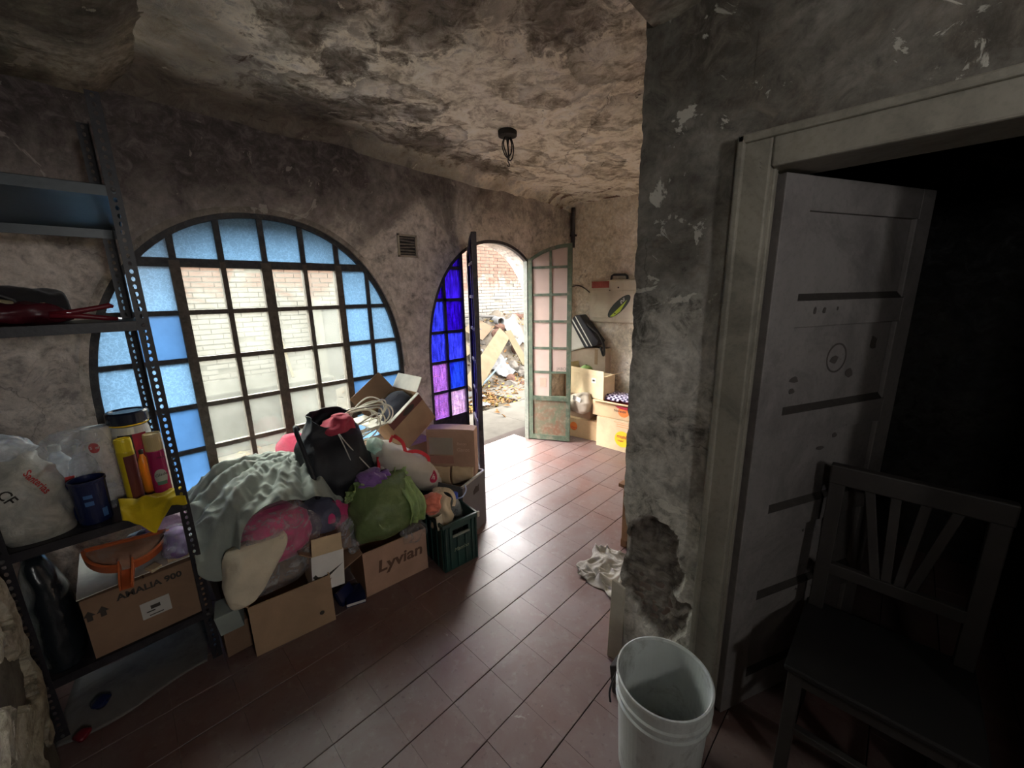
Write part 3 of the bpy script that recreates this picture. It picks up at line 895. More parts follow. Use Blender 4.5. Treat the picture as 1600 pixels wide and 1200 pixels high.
for (sx, sz, w_, h_) in ((.36, 1.355, .05, .028), (.245, 1.525, .018, .022), (.20, 1.525, .014, .03), (.31, 1.53, .01, .014), (.17, 1.30, .05, .025), (.165, 1.262, .035, .02), (.56, 1.40, .045, .06), (.45, 1.30, .06, .035), (.43, 1.07, .03, .02), (.36, 1.03, .05, .016), (.34, .70, .012, .012), (.33, .455, .014, .012)):
    pts = [(sx+w_/2*cos(a_)*random.uniform(.6, 1.1), sz+h_/2*sin(a_)*random.uniform(.6, 1.1)) for a_ in [2*pi*k/9 for k in range(9)]]
    y_ = -.0178 if 1.475 < sz < 1.56 or .385 < sz < .475 else -.0036
    B().prism(pts, y_-.001, y_+.001, lambda a, b_, t_: (a, t_, b_)).make('sticker_residue', M_stk, dl)
B().tube([(-.004, .02, .3), (-.004, .02, .4)], .01, 8).make('hinge', M_iron, dl)
B().tube([(-.004, .02, 1.5), (-.004, .02, 1.6)], .01, 8).make('hinge', M_iron, dl)
# ================================================================ SHARED SMALL MATERIALS
def kraft(name, col, dark=.6):
    t = NT(name)
    n = t.noise(5, 7, .65, .4); n2 = t.noise(90, 2, .5, 0, t.scalevec((1, 1, .12)))
    c = t.ramp(n, [(.3, tuple(x*.82 for x in col)), (.7, tuple(min(1, x*1.12) for x in col))])
    c = t.mix(t.ramp(t.noise(2.6, 8, .7, 1), [(.56, 0.), (.75, .5)]), c, tuple(x*dark for x in col))
    return t.surf(t.bsdf(c, .85, t.bump(n2, .12, .002), 0, .25))
M_kraft = kraft('brown_cardboard', (.40, .27, .17))
M_kraftd = kraft('dark_brown_cardboard', (.27, .17, .11))
M_kraftp = kraft('pale_tan_cardboard', (.62, .47, .30))
M_kraftr = kraft('reddish_cardboard', (.46, .29, .21))
M_kraftw = kraft('whitened_cardboard', (.72, .69, .62), .8)
M_ink = mat('black_print', (.05, .042, .036), .8, .1, bump=0)
M_inkb = mat('brown_print', (.14, .075, .05), .8, .1, bump=0)
M_inkr = mat('red_print', (.55, .05, .05), .7, .1, bump=0)
M_inko = mat('orange_print', (.82, .22, .05), .7, .1, bump=0)
M_inky = mat('yellow_print', (.88, .60, .03), .7, .1, bump=0)
M_white = mat('white_paper', (.78, .77, .74), .8, .06, 8, .1)
M_black = mat('black_plastic', (.018, .018, .02), .4, .2, 8, .1)

def carton(name, lab, cat, loc, rotz, d, w, h, m, flaps=(), tilt=(0, 0), th=.005, mi=None, group=None, closed=False):
    """cardboard box: x depth, y width, base at z=0, thin real walls; flaps (side, angle from inward, length[, material])"""
    r = thing(name, lab, cat, loc, (tilt[0], tilt[1], rotz), group)
    b = B(); a, c = d/2, w/2
    b.box(-a, a, -c, c, 0, th)
    b.box(a-th, a, -c, c, th, h); b.box(-a, -a+th, -c, c, th, h)
    b.box(-a+th, a-th, -c, -c+th, th, h); b.box(-a+th, a-th, c-th, c, th, h)
    b.make('body', m, r)
    for f in flaps:
        side, ang, ln = f[:3]; fm = f[3] if len(f) > 3 else m
        A = rad(ang)
        if side[1] == 'x':
            sg = 1 if side[0] == '+' else -1
            o = V((sg*(a-th/2), 0, h)); inn = V((-sg, 0, 0)); al = V((0, 1, 0)); half = c-.004
        else:
            sg = 1 if side[0] == '+' else -1
            o = V((0, sg*(c-th/2), h)); inn = V((0, -sg, 0)); al = V((1, 0, 0)); half = a-.004
        dv = inn*cos(A)+V((0, 0, 1))*sin(A)
        nv = al.cross(dv)*th*.5
        tp = .97
        p = [o-al*half, o+al*half, o+al*half*tp+dv*ln, o-al*half*tp+dv*ln]
        # slightly warped panel, two segments
        mid = [o+dv*ln*.5-al*half*.985+nv*random.uniform(-1, 1)*1.5, o+dv*ln*.5+al*half*.985+nv*random.uniform(-1, 1)*1.5]
        bb = B()
        lo, hi = -nv, nv
        bb.hexa([p[0]+lo, p[1]+lo, mid[1]+lo, mid[0]+lo, p[0]+hi, p[1]+hi, mid[1]+hi, mid[0]+hi])
        bb.hexa([mid[0]+lo, mid[1]+lo, p[2]+lo, p[3]+lo, mid[0]+hi, mid[1]+hi, p[2]+hi, p[3]+hi])
        bb.make('flap', fm, r)
    if closed:
        b = B().box(-a, a, -c, -.002, h-.001, h+th*.6).box(-a, a, .002, c, h-.001, h+th*.6); b.make('lid', m, r)
    return r
def pasted(o, target, axis='x', off=.0015):
    md = o.modifiers.new('wrap', 'SHRINKWRAP'); md.target = target; md.wrap_method = 'PROJECT'; md.wrap_mode = 'ABOVE_SURFACE'; md.offset = off
    md.use_project_x = axis == 'x'; md.use_project_y = axis == 'y'; md.use_project_z = axis == 'z'
    md.use_negative_direction = True; md.use_positive_direction = False
    return o
def hang(o, target):
    md = o.modifiers.new('wrap', 'SHRINKWRAP'); md.target = target; md.wrap_method = 'NEAREST_SURFACEPOINT'; md.wrap_mode = 'ABOVE_SURFACE'; md.offset = .0012
    return o

# ================================================================ SHELVING RACK
M_rack = mat('dark_rack_paint', (.018, .016, .02), .45, .3, 20, .2, 60, dirt=(.06, .05, .045), dirtamt=.5, dscale=16)
M_rackl = mat('dusty_rack_paint', (.075, .07, .07), .55, .3, 20, .2, 60)
M_rackb = mat('window_blue_shelf_tint', (.045, .06, .07), .35, .2, 8, .1, 60)  # blue of the window's reflected light put into the shelf colour
RX, RXB, RY, RYL = -2.045, -2.42, .116, -.40
rk = thing('shelving_unit', 'dark slotted metal shelving unit standing before the left part of the window', 'shelf', (RX, RY, 0))
def flange(b, o, u, z0, z1, w, pitch=.027, hw=.0052, hh=.0078):
    o, u = V(o), V(u)
    n = int((z1-z0)/pitch)
    for k in range(n):
        za, zb = z0+k*pitch, z0+(k+1)*pitch; zc = (za+zb)/2
        R = [o+u*0+V((0, 0, za)), o+u*w*.5+V((0, 0, za)), o+u*w+V((0, 0, za)), o+u*w+V((0, 0, zc)), o+u*w+V((0, 0, zb)), o+u*w*.5+V((0, 0, zb)), o+V((0, 0, zb)), o+V((0, 0, zc))]
        H = []
        for i in range(8):
            a = -3*pi/4+i*pi/4
            H.append(o+u*(w*.5+hw*cos(a)*1.1)+V((0, 0, zc+hh*sin(a)*1.1)))
        b.add(R+H, [(i, (i+1) % 8, 8+(i+1) % 8, 8+i) for i in range(8)])
def post(x, y, ux, uy, z1=2.30):
    b = B()
    flange(b, (x-RX, y-RY, 0), (0, uy, 0), 0.0, z1, .036)
    flange(b, (x-RX, y-RY, 0), (ux, 0, 0), 0.0, z1, .036)
    p = b.make('post', M_rack, rk, solid=.0022)
    return p
post(RX, RY, -1, -1); post(RXB, RY-.03, 1, -1); post(RX, RYL, -1, 1); post(RXB, RYL, 1, 1)
def tray(zf, zb, m=M_rack, lab=None):
    d = RXB-RX; l0, l1 = RYL-RY+.004, -.006
    b = B()
    def pt(x, y, dz): return (x, y, lerp(zf, zb, (x/d))+dz)
    def panel(xs, ys, z0, z1):
        b.hexa([pt(xs[0], ys[0], z0), pt(xs[1], ys[0], z0), pt(xs[1], ys[1], z0), pt(xs[0], ys[1], z0), pt(xs[0], ys[0], z1), pt(xs[1], ys[0], z1), pt(xs[1], ys[1], z1), pt(xs[0], ys[1], z1)])
    panel((d, -.003), (l0, l1), -.0015, 0)
    for xs, ys in (((-.005, -.003), (l0, l1)), ((d, d+.002), (l0, l1)), ((d, -.003), (l0, l0+.002)), ((d, -.003), (l1-.002, l1))):
        panel(xs, ys, -.036, 0)
    panel((-.02, -.005), (l0, l1), -.036, -.0345)
    return b.make('shelf_board', m, rk, label=lab)
tray(2.005, 1.90, M_rackb, 'tilted top shelf tinted with window blue'); tray(1.537, 1.537); tray(.782, .782); tray(.252, .252)
# gusset plates and bolts
for z in (1.50, .75):
    b = B()
    for s_, x0 in ((1, -.004), (-1, RXB-RX+.004)):
        b.add([(x0, -.004, z-.13), (x0-.13*s_, -.004, z+.02), (x0, -.004, z+.17), (x0, -.007, z-.13), (x0-.13*s_, -.007, z+.02), (x0, -.007, z+.17)], [(0, 1, 2), (5, 4, 3), (0, 3, 4, 1), (1, 4, 5, 2), (2, 5, 3, 0)])
    b.make('gusset', M_rack, rk)
for z in (1.99, 1.52, .765, .236):
    for y in (-.018, RYL-RY+.018):
        B().lathe([(.007, 0), (.007, .004), (.004, .006), (0, .006)], 10, Matrix.Translation((.002, y, z)) @ Matrix.Rotation(pi/2, 4, 'Y')).make('bolt', M_rackl, rk)

# ---- on the third shelf
Z3 = .783
M_bagw = film('cream_bag_film', (.62, .60, .53), .80, .35, .6, .3)
bag = loft([(.0, .01, .02, .085, .085, 2.6), (.06, 0, 0, .105, .105, 2.6), (.15, -.01, -.01, .110, .112, 2.4), (.23, -.03, -.03, .095, .105, 2.2), (.30, -.05, -.045, .06, .085, 2), (.335, -.05, -.06, .03, .06, 2)], 60, 40, 3, .016, 10)
r = thing('plastic_shopping_bag', 'cream plastic bag with red and grey lettering at the left end of the shelf', 'bag', (-2.17, -.315, Z3))
bo = bag.make('bag_body', M_bagw, r, smooth=True)
for s_, m_, org, sz in (('Santerias', M_inkr, (.2, .02, .245), .026), ('CF', M_ink, (.2, -.045, .20), .042)):
    pasted(text(s_, 'lettering', m_, r, org, (0, .40, -.92), (0, .92, .40), sz, weight=.0006), bo)
sh = loft([(.29, -.05, -.04, .055, .08, 2), (.33, -.04, -.03, .05, .07, 2), (.37, -.06, -.05, .02, .04, 2)], 40, 14, 8, .02, 14)
sh.make('bag_neck', film('bag_neck_film', (.8, .84, .9), .55), r, smooth=True)

M_navy = mat('navy_plastic_tub', (.010, .016, .065), .25, .2, 8, .05, 30, .5)
M_navyl = mat('blue_tub_label', (.05, .13, .32), .4, .1, 8, 0)
def tub(x, y, h, r0, lab, rot):
    t = thing('plastic_tub', lab, 'tub', (x, y, Z3), (0, 0, rot))
    B().lathe([(0, .003), (r0*.88, .003), (r0*.9, 0), (r0*.93, .004), (r0, h-.012), (r0*1.05, h-.010), (r0*1.05, h), (r0*.98, h), (r0*.95, h-.012), (r0*.86, .01), (0, .01)], 40).make('body', M_navy, t, smooth=False)
    for z0, z1, a0, a1, in ((h*.45, h*.55, -.35, .15), (h*.62, h*.70, -.35, .15), (h*.12, h*.32, .5, .85)):
        B().grid(lambda u, v: ((lerp(r0*.93, r0, lerp(z0, z1, v)/h)+.0012)*cos(lerp(a0, a1, u)), (lerp(r0*.93, r0, lerp(z0, z1, v)/h)+.0012)*sin(lerp(a0, a1, u)), lerp(z0, z1, v)), 8, 1).make('label', M_navyl, t)
    return t
tub(-2.135, -.155, .172, .050, 'open navy plastic tub with pale label patches near the shelf edge', 0)
tub(-2.205, -.232, .150, .045, 'shorter navy plastic tub with a teal rim behind the other tub', .2)

M_pet = film('bottle_plastic', (.80, .82, .82), .50, .12, .1, .3)
M_capw = mat('grey_cap', (.55, .54, .5), .5, .05, 8, 0)
def bottle(x, y, h, r0, lab, m, capm, name='plastic_bottle', z=None, grp=None, tilt=(0, 0)):
    t = thing(name, lab, 'bottle', (x, y, Z3 if z is None else z), (tilt[0], tilt[1], random.random()), grp)
    B().lathe([(0, .004), (r0*.8, 0), (r0, .012), (r0, h*.30), (r0*.95, h*.34), (r0, h*.38), (r0, h*.66), (r0*.86, h*.76), (r0*.42, h*.87), (r0*.36, h*.9), (r0*.36, h*.95), (0, h*.95)], 28).make('body', m, t, smooth=True)
    B().lathe([(r0*.43, h*.91), (r0*.43, h*.995), (r0*.36, h), (0, h)], 20).make('cap', capm, t)
    return t
bottle(-2.30, -.165, .265, .042, 'clear plastic bottle with grey cap, nearer one of the wrapped pair', M_pet, M_capw)
bottle(-2.36, -.232, .27, .042, 'clear plastic bottle with grey cap, further one of the wrapped pair', M_pet, M_capw)
wb = thing('paper_towel_roll', 'white wrapped paper roll with small red mark beside the wrapped bottles', 'roll', (-2.345, -.108, Z3))
B().lathe([(0, 0), (.042, 0), (.044, .008), (.044, .31), (.040, .318), (.018, .318), (.016, .30), (0, .30)], 32).make('roll', mat('white_paper_roll', (.66, .64, .60), .8, .06, 10, .3, 30), wb, smooth=False)
B().grid(lambda u, v: (.0452*cos(lerp(-.75, .05, u)), .0452*sin(lerp(-.75, .05, u)), .24+.022*(2*v-1)*math.sqrt(max(0, 1-(2*u-1)**2))), 12, 2).make('red_mark', M_inkr, wb)
text('Svel', 'lettering', M_white, wb, (.0462*cos(-.62), .0462*sin(-.62), .235), (.34, .94, 0), (0, 0, 1), .018)
wr = thing('plastic_wrap', 'crumpled clear plastic wrap around the bottles and roll', 'wrap', (-2.31, -.175, Z3))
loft([(.0, .03, 0, .10, .105, 2.6), (.05, .02, 0, .095, .115, 2.8), (.14, .01, 0, .075, .118, 3), (.22, .0, .0, .07, .112, 3), (.275, -.01, .01, .062, .10, 2.6), (.325, -.02, .02, .03, .07, 2.2)], 64, 40, 12, .014, 9).make('wrap', film('clear_wrap', (.84, .87, .92), .17, .1, .7, .2), wr, smooth=True)
for y, z in ((-.09, .20), (-.04, .14)):
    pasted(B().grid(lambda u, v: (.2, y+.026*u, z+.026*v), 5, 5).make('red_mark', M_inkr, wr), bpy.data.objects['wrap'])

t = thing('storage_jar', 'tall jar with navy lid, yellow band and red and black label', 'jar', (-2.355, -.005, Z3))
B().lathe([(0, 0), (.060, 0), (.064, .01), (.064, .27), (.058, .30), (0, .30)], 36).make('body', mat('frosted_jar', (.52, .53, .52), .3, .06, 8, 0), t, smooth=False)
B().lathe([(.064, .306), (.066, .308), (.066, .314), (.064, .315)], 36).make('band', M_inky, t)
B().lathe([(.066, .312), (.070, .318), (.070, .358), (.064, .365), (.055, .365), (.053, .361), (0, .361)], 36).make('lid', mat('navy_lid', (.012, .016, .035), .25, .1, 8, 0), t)
for a0, a1, m_ in ((-.75, .0, M_black), (.0, .75, mat('crimson_label', (.30, .012, .045), .4, .1, 8, 0))):
    B().grid(lambda u, v: (.0652*cos(lerp(a0, a1, u)), .0652*sin(lerp(a0, a1, u)), lerp(.03, .27, v)), 10, 1).make('label', m_, t)
def spray(x, y, h, r0, lab, mb, mc, capf=.75):
    t = thing('spray_can', lab, 'spray can', (x, y, Z3))
    B().lathe([(0, .004), (r0*.9, .0), (r0, .004), (r0, h*capf), (r0*.96, h*capf+.006), (0, h*capf+.006)], 32).make('body', mb, t)
    B().lathe([(r0*.97, h*capf), (r0*.97, h*.96), (r0*.90, h), (r0*.82, h), (r0*.80, h*.985), (0, h*.985)], 32).make('cap', mc, t)
    return t
M_ylw = mat('yellow_can', (.62, .47, .02), .3, .1, 8, 0)
M_mag = mat('magenta_can', (.36, .018, .10), .3, .12, 8, 0)
y1 = spray(-2.19, -.036, .285, .0275, 'yellow aerosol can with dark red-brown label side', M_ylw, mat('yellow_cap', (.80, .62, .03), .3, .05, 8, 0), .80)
B().grid(lambda u, v: (.0283*cos(lerp(-.35, 1.5, u)), .0283*sin(lerp(-.35, 1.5, u)), lerp(.02, .215, v)), 12, 1).make('label', mat('maroon_label', (.14, .035, .03), .35, .1, 8, 0), y1)
p1 = spray(-2.165, .052, .290, .031, 'magenta aerosol can with beige cap and round grey label', M_mag, mat('beige_cap', (.52, .40, .20), .3, .05, 8, 0), .74)
B().grid(lambda u, v: (.0318*cos(.0+.72*(2*u-1)), .0318*sin(.0+.72*(2*u-1)), .105+.034*(2*v-1)*math.sqrt(max(0, 1-(2*u-1)**2))), 16, 2).make('label', mat('grey_round_label', (.40, .42, .38), .5, .1, 8, 0), p1)
B().grid(lambda u, v: (.0322*cos(.0+.5*(2*u-1)), .0322*sin(.0+.5*(2*u-1)), .078+.008*(2*v-1)), 10, 1).make('leaf_band', mat('green_label_band', (.09, .20, .14), .5, .1, 8, 0), p1)
text('Glade', 'lettering', M_ink, p1, (.0335, -.019, .108), (0, 1, .12), (0, 0, 1), .017, shear=.3)
text('MAX', 'lettering', M_ink, p1, (.0325, -.002, .185), (0, 1, .05), (0, 0, 1), .012, shear=.2)
B().grid(lambda u, v: (.0316*cos(lerp(1.0, 1.5, u)), .0316*sin(lerp(1.0, 1.5, u)), lerp(.01, .26, v)), 4, 1).make('pale_strip', M_white, p1)
carton('small_box', 'small pale grey carton standing behind the magenta aerosol can', 'box', (-2.29, .078, Z3), .1, .05, .035, .17, mat('pale_grey_card', (.5, .5, .47), .8), closed=True)
bottle(-2.275, .01, .20, .018, 'small orange bottle between the two aerosol cans', mat('orange_bottle', (.75, .25, .02), .3, .1, 8, 0), M_black)

M_ycl = cloth('yellow_cloth', (.62, .46, .012), .2, 300, .85, .5, .2, .2)
def fn(u, v):
    y = lerp(-.085, .108, v); x = -2.15+.135*u
    z = .018+.030*max(0, sin(pi*min(1, u*1.4)))*(1-.6*v)+.018*ridge((x, y, 0), 16, 4)+.010*N3((x, y, 0), 30, 2)
    if u > .72:
        k = (u-.72)/.28
        drop = .02+.085*max(0, 1-abs(v-.42)/.33)
        z -= k*drop+.0; x = -2.15+.135*.72+.026*k+.010*sin(9*v)*k+.008
    return (x+2.15, y, z)
r = thing('yellow_cloth', 'crumpled yellow cleaning cloth hanging over the shelf edge', 'cloth', (-2.15, 0, Z3))
B().grid(fn, 34, 40).make('cloth', M_ycl, r, smooth=True, solid=.002)

# ---- second shelf
Z2 = 1.538
r = thing('rolled_coat', 'dark folded coat lying on the upper shelf', 'coat', (-2.30, -.27, Z2))
bx = loft([(-.16, 0, .05, .075, .05, 2.5), (-.10, 0, .055, .09, .062, 2.5), (.0, 0, .06, .095, .066, 2.6), (.10, 0, .06, .09, .064, 2.5), (.17, 0, .055, .08, .055, 2.3), (.185, 0, .05, .05, .03, 2)], 48, 30, 21, .010, 12)
bx.v = [(p[0], p[2], p[1]) for p in bx.v]; bx.make('coat', cloth('dark_coat', (.028, .026, .028), .2), r, smooth=True)
r = thing('wooden_stick', 'pale wooden handle with a dark wire loop lying on the dark coat', 'handle', (-2.18, -.26, Z2+.07))
B().tube([(0, -.15, .03), (0, .02, .005), (0, .10, -.012)], [.012, .012, .010], 10).make('shaft', mat('worn_wood', (.40, .33, .20), .7), r, smooth=True)
B().tube([(.014, -.13, .035), (.014, -.12, .05), (.014, .03, .026), (.014, .055, .012), (.014, .06, -.004)], .005, 6).make('wire_loop', M_rackl, r, smooth=True)
r = thing('bone_clip', 'small beige plastic clip at the end of the wooden handle', 'clip', (-2.16, -.145, Z2+.052))
B().box(-.01, .01, -.03, .012, -.016, .0).box(-.01, .01, -.03, -.017, -.002, .022).box(-.01, .01, -.006, .008, -.002, .020).make('clip', mat('beige_plastic', (.55, .50, .36), .5), r, bevel=.003)
r = thing('red_pouch', 'shiny dark red plastic pouch on the upper shelf', 'pouch', (-2.13, -.20, Z2))
bx = loft([(-.16, 0, .02, .02, .012, 2), (-.10, 0, .03, .04, .026, 2.2), (-.02, 0, .036, .048, .034, 2.2), (.06, 0, .038, .045, .036, 2.2), (.11, 0, .026, .03, .022, 2), (.125, 0, .02, .012, .010, 2)], 44, 30, 31, .008, 16)
bx.v = [(p[0], p[2], p[1]) for p in bx.v]; bx.make('pouch', mat('red_vinyl', (.085, .010, .018), .35, .2, 8, .3, 40), r, smooth=True)
r = thing('red_pliers', 'red handled clamp pointing towards the rack post on the upper shelf', 'pliers', (-2.09, -.04, Z2+.012))
M_redp = mat('red_plastic_handle', (.17, .012, .022), .4, .15, 8, 0)
B().tube([(0, -.09, .02), (0, -.03, .026), (0, .03, .038), (0, .06, .045), (0, .07, .040)], [.010, .010, .009, .010, .006], 10).make('handle', M_redp, r, smooth=True)
B().tube([(.012, -.09, .016), (.012, -.02, .012), (.012, .04, .001), (.012, .075, -.004)], [.010, .010, .009, .006], 10).make('handle', M_redp, r, smooth=True)
B().bar((.012, -.05, .022), (.012, .085, -.003), .004, .006).make('jaw', mat('bright_steel', (.55, .56, .58), .3, .1, 8, 0, metal=.8), r)
for k, y in enumerate((-.37, -.335)):
    o = B().lathe([(0, 0), (.014, .002), (.018, .010), (.012, .018), (0, .02)], 14).make('pebble', mat('pale_pebble', (.4, .37, .33), .8), smooth=True); o.location = (-2.085, y+.02, Z2); tag(o, ('pale pebble at the left end of the upper shelf edge', 'pale pebble nearer the red pouch on the shelf edge')[k], 'pebble')

# ---- bottom shelf: big printed carton and what lies on it
Z4 = .253
am = carton('printed_carton', 'brown carton with dark print, two arrows and a white label on the lowest shelf', 'box', (-2.265, -.072, Z4), 0, .41, .358, .255, M_kraftd, closed=True)
text('AMALIA 900', 'lettering', M_ink, am, (.2065, -.085, .205), (0, 1, 0), (0, 0, 1), .036, weight=.0012, sx=1.05)
B().box(.204, .2068, -.03, .062, .075, .148).make('label', mat('grey_white_label', (.5, .49, .46), .8, .06), am)
B().box(.2068, .2074, -.015, .012, .100, .105).box(.2068, .2074, .0, .03, .111, .127).box(.2068, .2074, -.008, .036, .083, .087).make('label_print', M_ink, am)
b = B()
for y in (-.128, -.165):
    b.prism([(y-.008, .165), (y+.008, .165), (y+.008, .185), (y+.017, .185), (y, .208), (y-.017, .185), (y-.008, .185)], .2055, .2066, YZ)
b.make('arrow', M_ink, am)
o = B().grid(lambda u, v: (-.2+.40*u, -.185+.37*v, .004+.010*N3((u, v, 0), 3, 2)+.006*v), 16, 16).make('white_sheet', mat('grimy_white_card', (.60, .58, .53), .8, .12, 5, .2, 40, dirt=(.3, .27, .24), dirtamt=.5), solid=.003)
o.location = (-2.262, -.072, Z4+.266); tag(o, 'grimy white card lying on top of the printed carton', 'card')
# orange dustpan
M_or = mat('orange_plastic', (.50, .12, .04), .35, .12, 10, .1, 40, dirt=(.30, .2, .15), dirtamt=.4)
dpn = thing('dustpan', 'orange plastic dustpan lying on the white card', 'dustpan', (-2.235, -.095, Z4+.345), (rad(-4), rad(17), rad(-6)))
out = []
N = 26
for i in range(N+1):
    th = -pi/2+pi*i/N
    out.append((.150*cos(th)*1.0, .128*sin(th)))
b = B()
def rimh(i): return .014+.022*(1 if .03 < i/N < .97 else .6)
pan = B()
pan.prism([(-.012, -.128)]+out+[(-.012, .128)], 0, .003, lambda a, c, t_: (a, c, t_+.004))
pan.make('pan', mat('dusty_orange_plastic', (.36, .19, .12), .7, .25, 14, .2, 40, dirt=(.34, .30, .27), dirtamt=.8, dscale=10), dpn)
rim = B()
for i in range(N):
    p, q = V((*out[i], 0)), V((*out[i+1], 0))
    if abs((out[i][1]+out[i+1][1])/2) < .022 : continue
    n0 = V((out[i][0]/.150, out[i][1]/.128, 0)).normalized()*.004; n1 = V((out[i+1][0]/.150, out[i+1][1]/.128, 0)).normalized()*.004
    h0, h1 = V((0, 0, rimh(i))), V((0, 0, rimh(i+1)))
    rim.hexa([p-n0, q-n1, q+n1, p+n0, p-n0+h0, q-n1+h1, q+n1*1.8+h1, p+n0*1.8+h0])
rim.make('rim', M_or, dpn)
B().box(-.018, -.004, -.13, .13, 0, .018).make('lip', M_or, dpn, bevel=.003)
for s_ in (-1, 1): B().hexa([(.145, s_*.020-.003, .0), (.25, s_*.017-.003, .0), (.25, s_*.017+.003, .0), (.145, s_*.020+.003, .0), (.145, s_*.020-.003, .055), (.25, s_*.017-.003, .028), (.25, s_*.017+.003, .028), (.145, s_*.020+.003, .055)]).make('handle_side', M_or, dpn)
B().box(.14, .25, -.018, .018, 0, .004).make('handle', M_or, dpn)
o = B().box(-.025, .025, -.02, .02, 0, .012).make('wood_chip', mat('pale_chip', (.55, .46, .30), .8), bevel=.003); o.location = (-2.085, -.035, Z4+.268); o.rotation_euler = (.1, 0, .4); tag(o, 'pale broken wood chip by the dustpan handle', 'chip')
o = B().grid(lambda u, v: ((u-.5)*.06, (v-.5)*.09, .008+.010*N3((u, v, 1), 4, 3)), 8, 10).make('torn_card', M_kraftp, solid=.003); o.location = (-2.10, .055, Z4+.27); tag(o, 'torn pale card scrap at the front edge of the printed carton', 'card')
M_purp = mat('purple_cloth', (.20, .12, .28), .8, .2, 8, .4, 50)
r = thing('purple_packet', 'shiny clear packet of purple cloth beside the dustpan', 'packet', (-2.16, .055, Z4+.27))
loft([(0, 0, 0, .075, .045, 2.4), (.03, 0, 0, .085, .052, 2.4), (.065, 0, 0, .075, .048, 2.3), (.095, -.01, 0, .05, .032, 2)], 44, 20, 5, .008, 14).make('cloth', M_purp, r, smooth=True)
loft([(-.002, 0, 0, .080, .050, 2.4), (.03, 0, 0, .092, .058, 2.4), (.07, 0, 0, .082, .054, 2.3), (.108, -.01, 0, .05, .034, 2)], 50, 24, 6, .012, 20).make('film', film('packet_film', (.8, .82, .95), .28, .08, 1., .2), r, smooth=True)
r = thing('mauve_packet', 'mauve and pink packet in clear film further back on the carton', 'packet', (-2.33, .04, Z4+.275))
loft([(0, 0, 0, .08, .065, 2.4), (.05, 0, 0, .095, .075, 2.4), (.10, 0, 0, .085, .07, 2.3), (.14, 0, 0, .055, .045, 2)], 44, 24, 7, .014, 12).make('packet', film('mauve_film', (.62, .42, .60), .8, .2, .9, .3), r, smooth=True)
r = thing('paper_cup', 'small white and blue paper cup lying behind the dustpan', 'cup', (-2.36, -.085, Z4+.305), (0, rad(75), .6))
B().lathe([(0, 0), (.024, 0), (.033, .07), (.031, .07), (.023, .003), (0, .003)], 24).make('cup', mat('blue_white_cup', (.55, .62, .75), .6, .2), r)
r = thing('black_bin_bag', 'black plastic sack hanging at the left end of the shelving', 'sack', (-2.18, -.33, Z4+.0))
loft([(0, 0, 0, .11, .055, 2.3), (.12, 0, 0, .12, .060, 2.3), (.3, 0, .0, .10, .052, 2.2), (.42, 0, -.01, .07, .035, 2), (.47, -.02, -.01, .03, .02, 2)], 50, 36, 14, .007, 8).make('sack', mat('black_sack', (.014, .018, .022), .22, .2, 8, .5, 30, .5), r, smooth=True)

# ---- on the floor under the rack
r = thing('floor_paper', 'large grey-white paper sheet on the floor under the shelving', 'paper')
B().grid(lambda u, v: (-2.38+.36*u+.03*sin(5*v), -.36+.47*v-.05*u, .003+.006*max(0, N3((u, v, 0), 4, 5))), 20, 20).make('paper', mat('grey_floor_paper', (.17, .16, .15), .85, .12, 4, .2, 40, dirt=(.07, .06, .055), dirtamt=.7), r, smooth=True, solid=.0015)
for nm, lab, x, y, m_, s_ in (('red_toy', 'small shiny red plastic thing on the dark floor under the shelving', -1.99, -.33, M_redp, .022), ('blue_wrapper', 'small dark blue wrapper on the floor under the shelving', -2.12, -.28, M_navy, .03)):
    bb = loft([(0, 0, 0, s_, s_*.7, 2), (s_*.5, 0, 0, s_*1.1, s_*.7, 2), (s_*.8, 0, 0, s_*.7, s_*.4, 2)], 24, 12, 3, .012, 24)
    o = bb.make(nm, m_, smooth=True); o.location = (x, y, .009); tag(o, lab, nm.split('_')[1])
# ================================================================ THE PILE UNDER THE WINDOW
# -- front row of boxes on the floor
bb = carton('cardboard_box', 'open brown cardboard box on the floor in front of the heap, lip torn', 'box', (-2.03, .415, 0), rad(-8), .29, .345, .262, M_kraft, [('-x', 100, .10), ('-y', 140, .09)])
B().lathe([(.011, 0), (.011, .001), (0, .001)], 14, Matrix.Translation((.1455, .115, .075)) @ Matrix.Rotation(pi/2, 4, 'Y')).make('round_hole', M_ink, bb)  # dark disc on the face stands in for the hole's shade
nk = carton('shoe_box', 'white shoe box with a black curved tick standing tilted in the open brown box', 'box', (-1.985, .575, .165), rad(-8), .20, .15, .19, M_white, [('+x', 82, .085, M_kraftp), ('-y', 150, .06, M_kraftd)], tilt=(rad(-5), rad(-4)))
sw = [(-.072, .085), (-.055, .060), (-.030, .054), (.0, .066), (.07, .118), (.0, .082), (-.030, .074), (-.048, .080), (-.058, .095)]
b = B().prism(sw, .1002, .1012, YZ); b.make('curved_tick', M_ink, nk)
text('JUST', 'lettering', M_inkb, nk, (.1006, -.03, .034), (0, 1, .12), (0, 0, 1), .022, shear=.2)
r = thing('cream_pillow', 'limp cream cloth pillow hanging out of the heap beside the shoe box', 'pillow', (-1.955, .30, .265))
pl_ = loft([(0, .02, -.085, .014, .035, 2.2), (.025, .02, -.075, .028, .060, 2.6), (.10, .012, -.045, .045, .090, 3), (.18, .0, -.012, .052, .118, 3.2), (.225, -.012, .006, .048, .128, 3), (.255, -.03, .012, .035, .118, 2.6)], 70, 56, 41, .011, 7)
M_cream = cloth('cream_cotton', (.66, .59, .45), .1, 240, .9, .5)
pl_.make('pillow', M_cream, r, smooth=True)
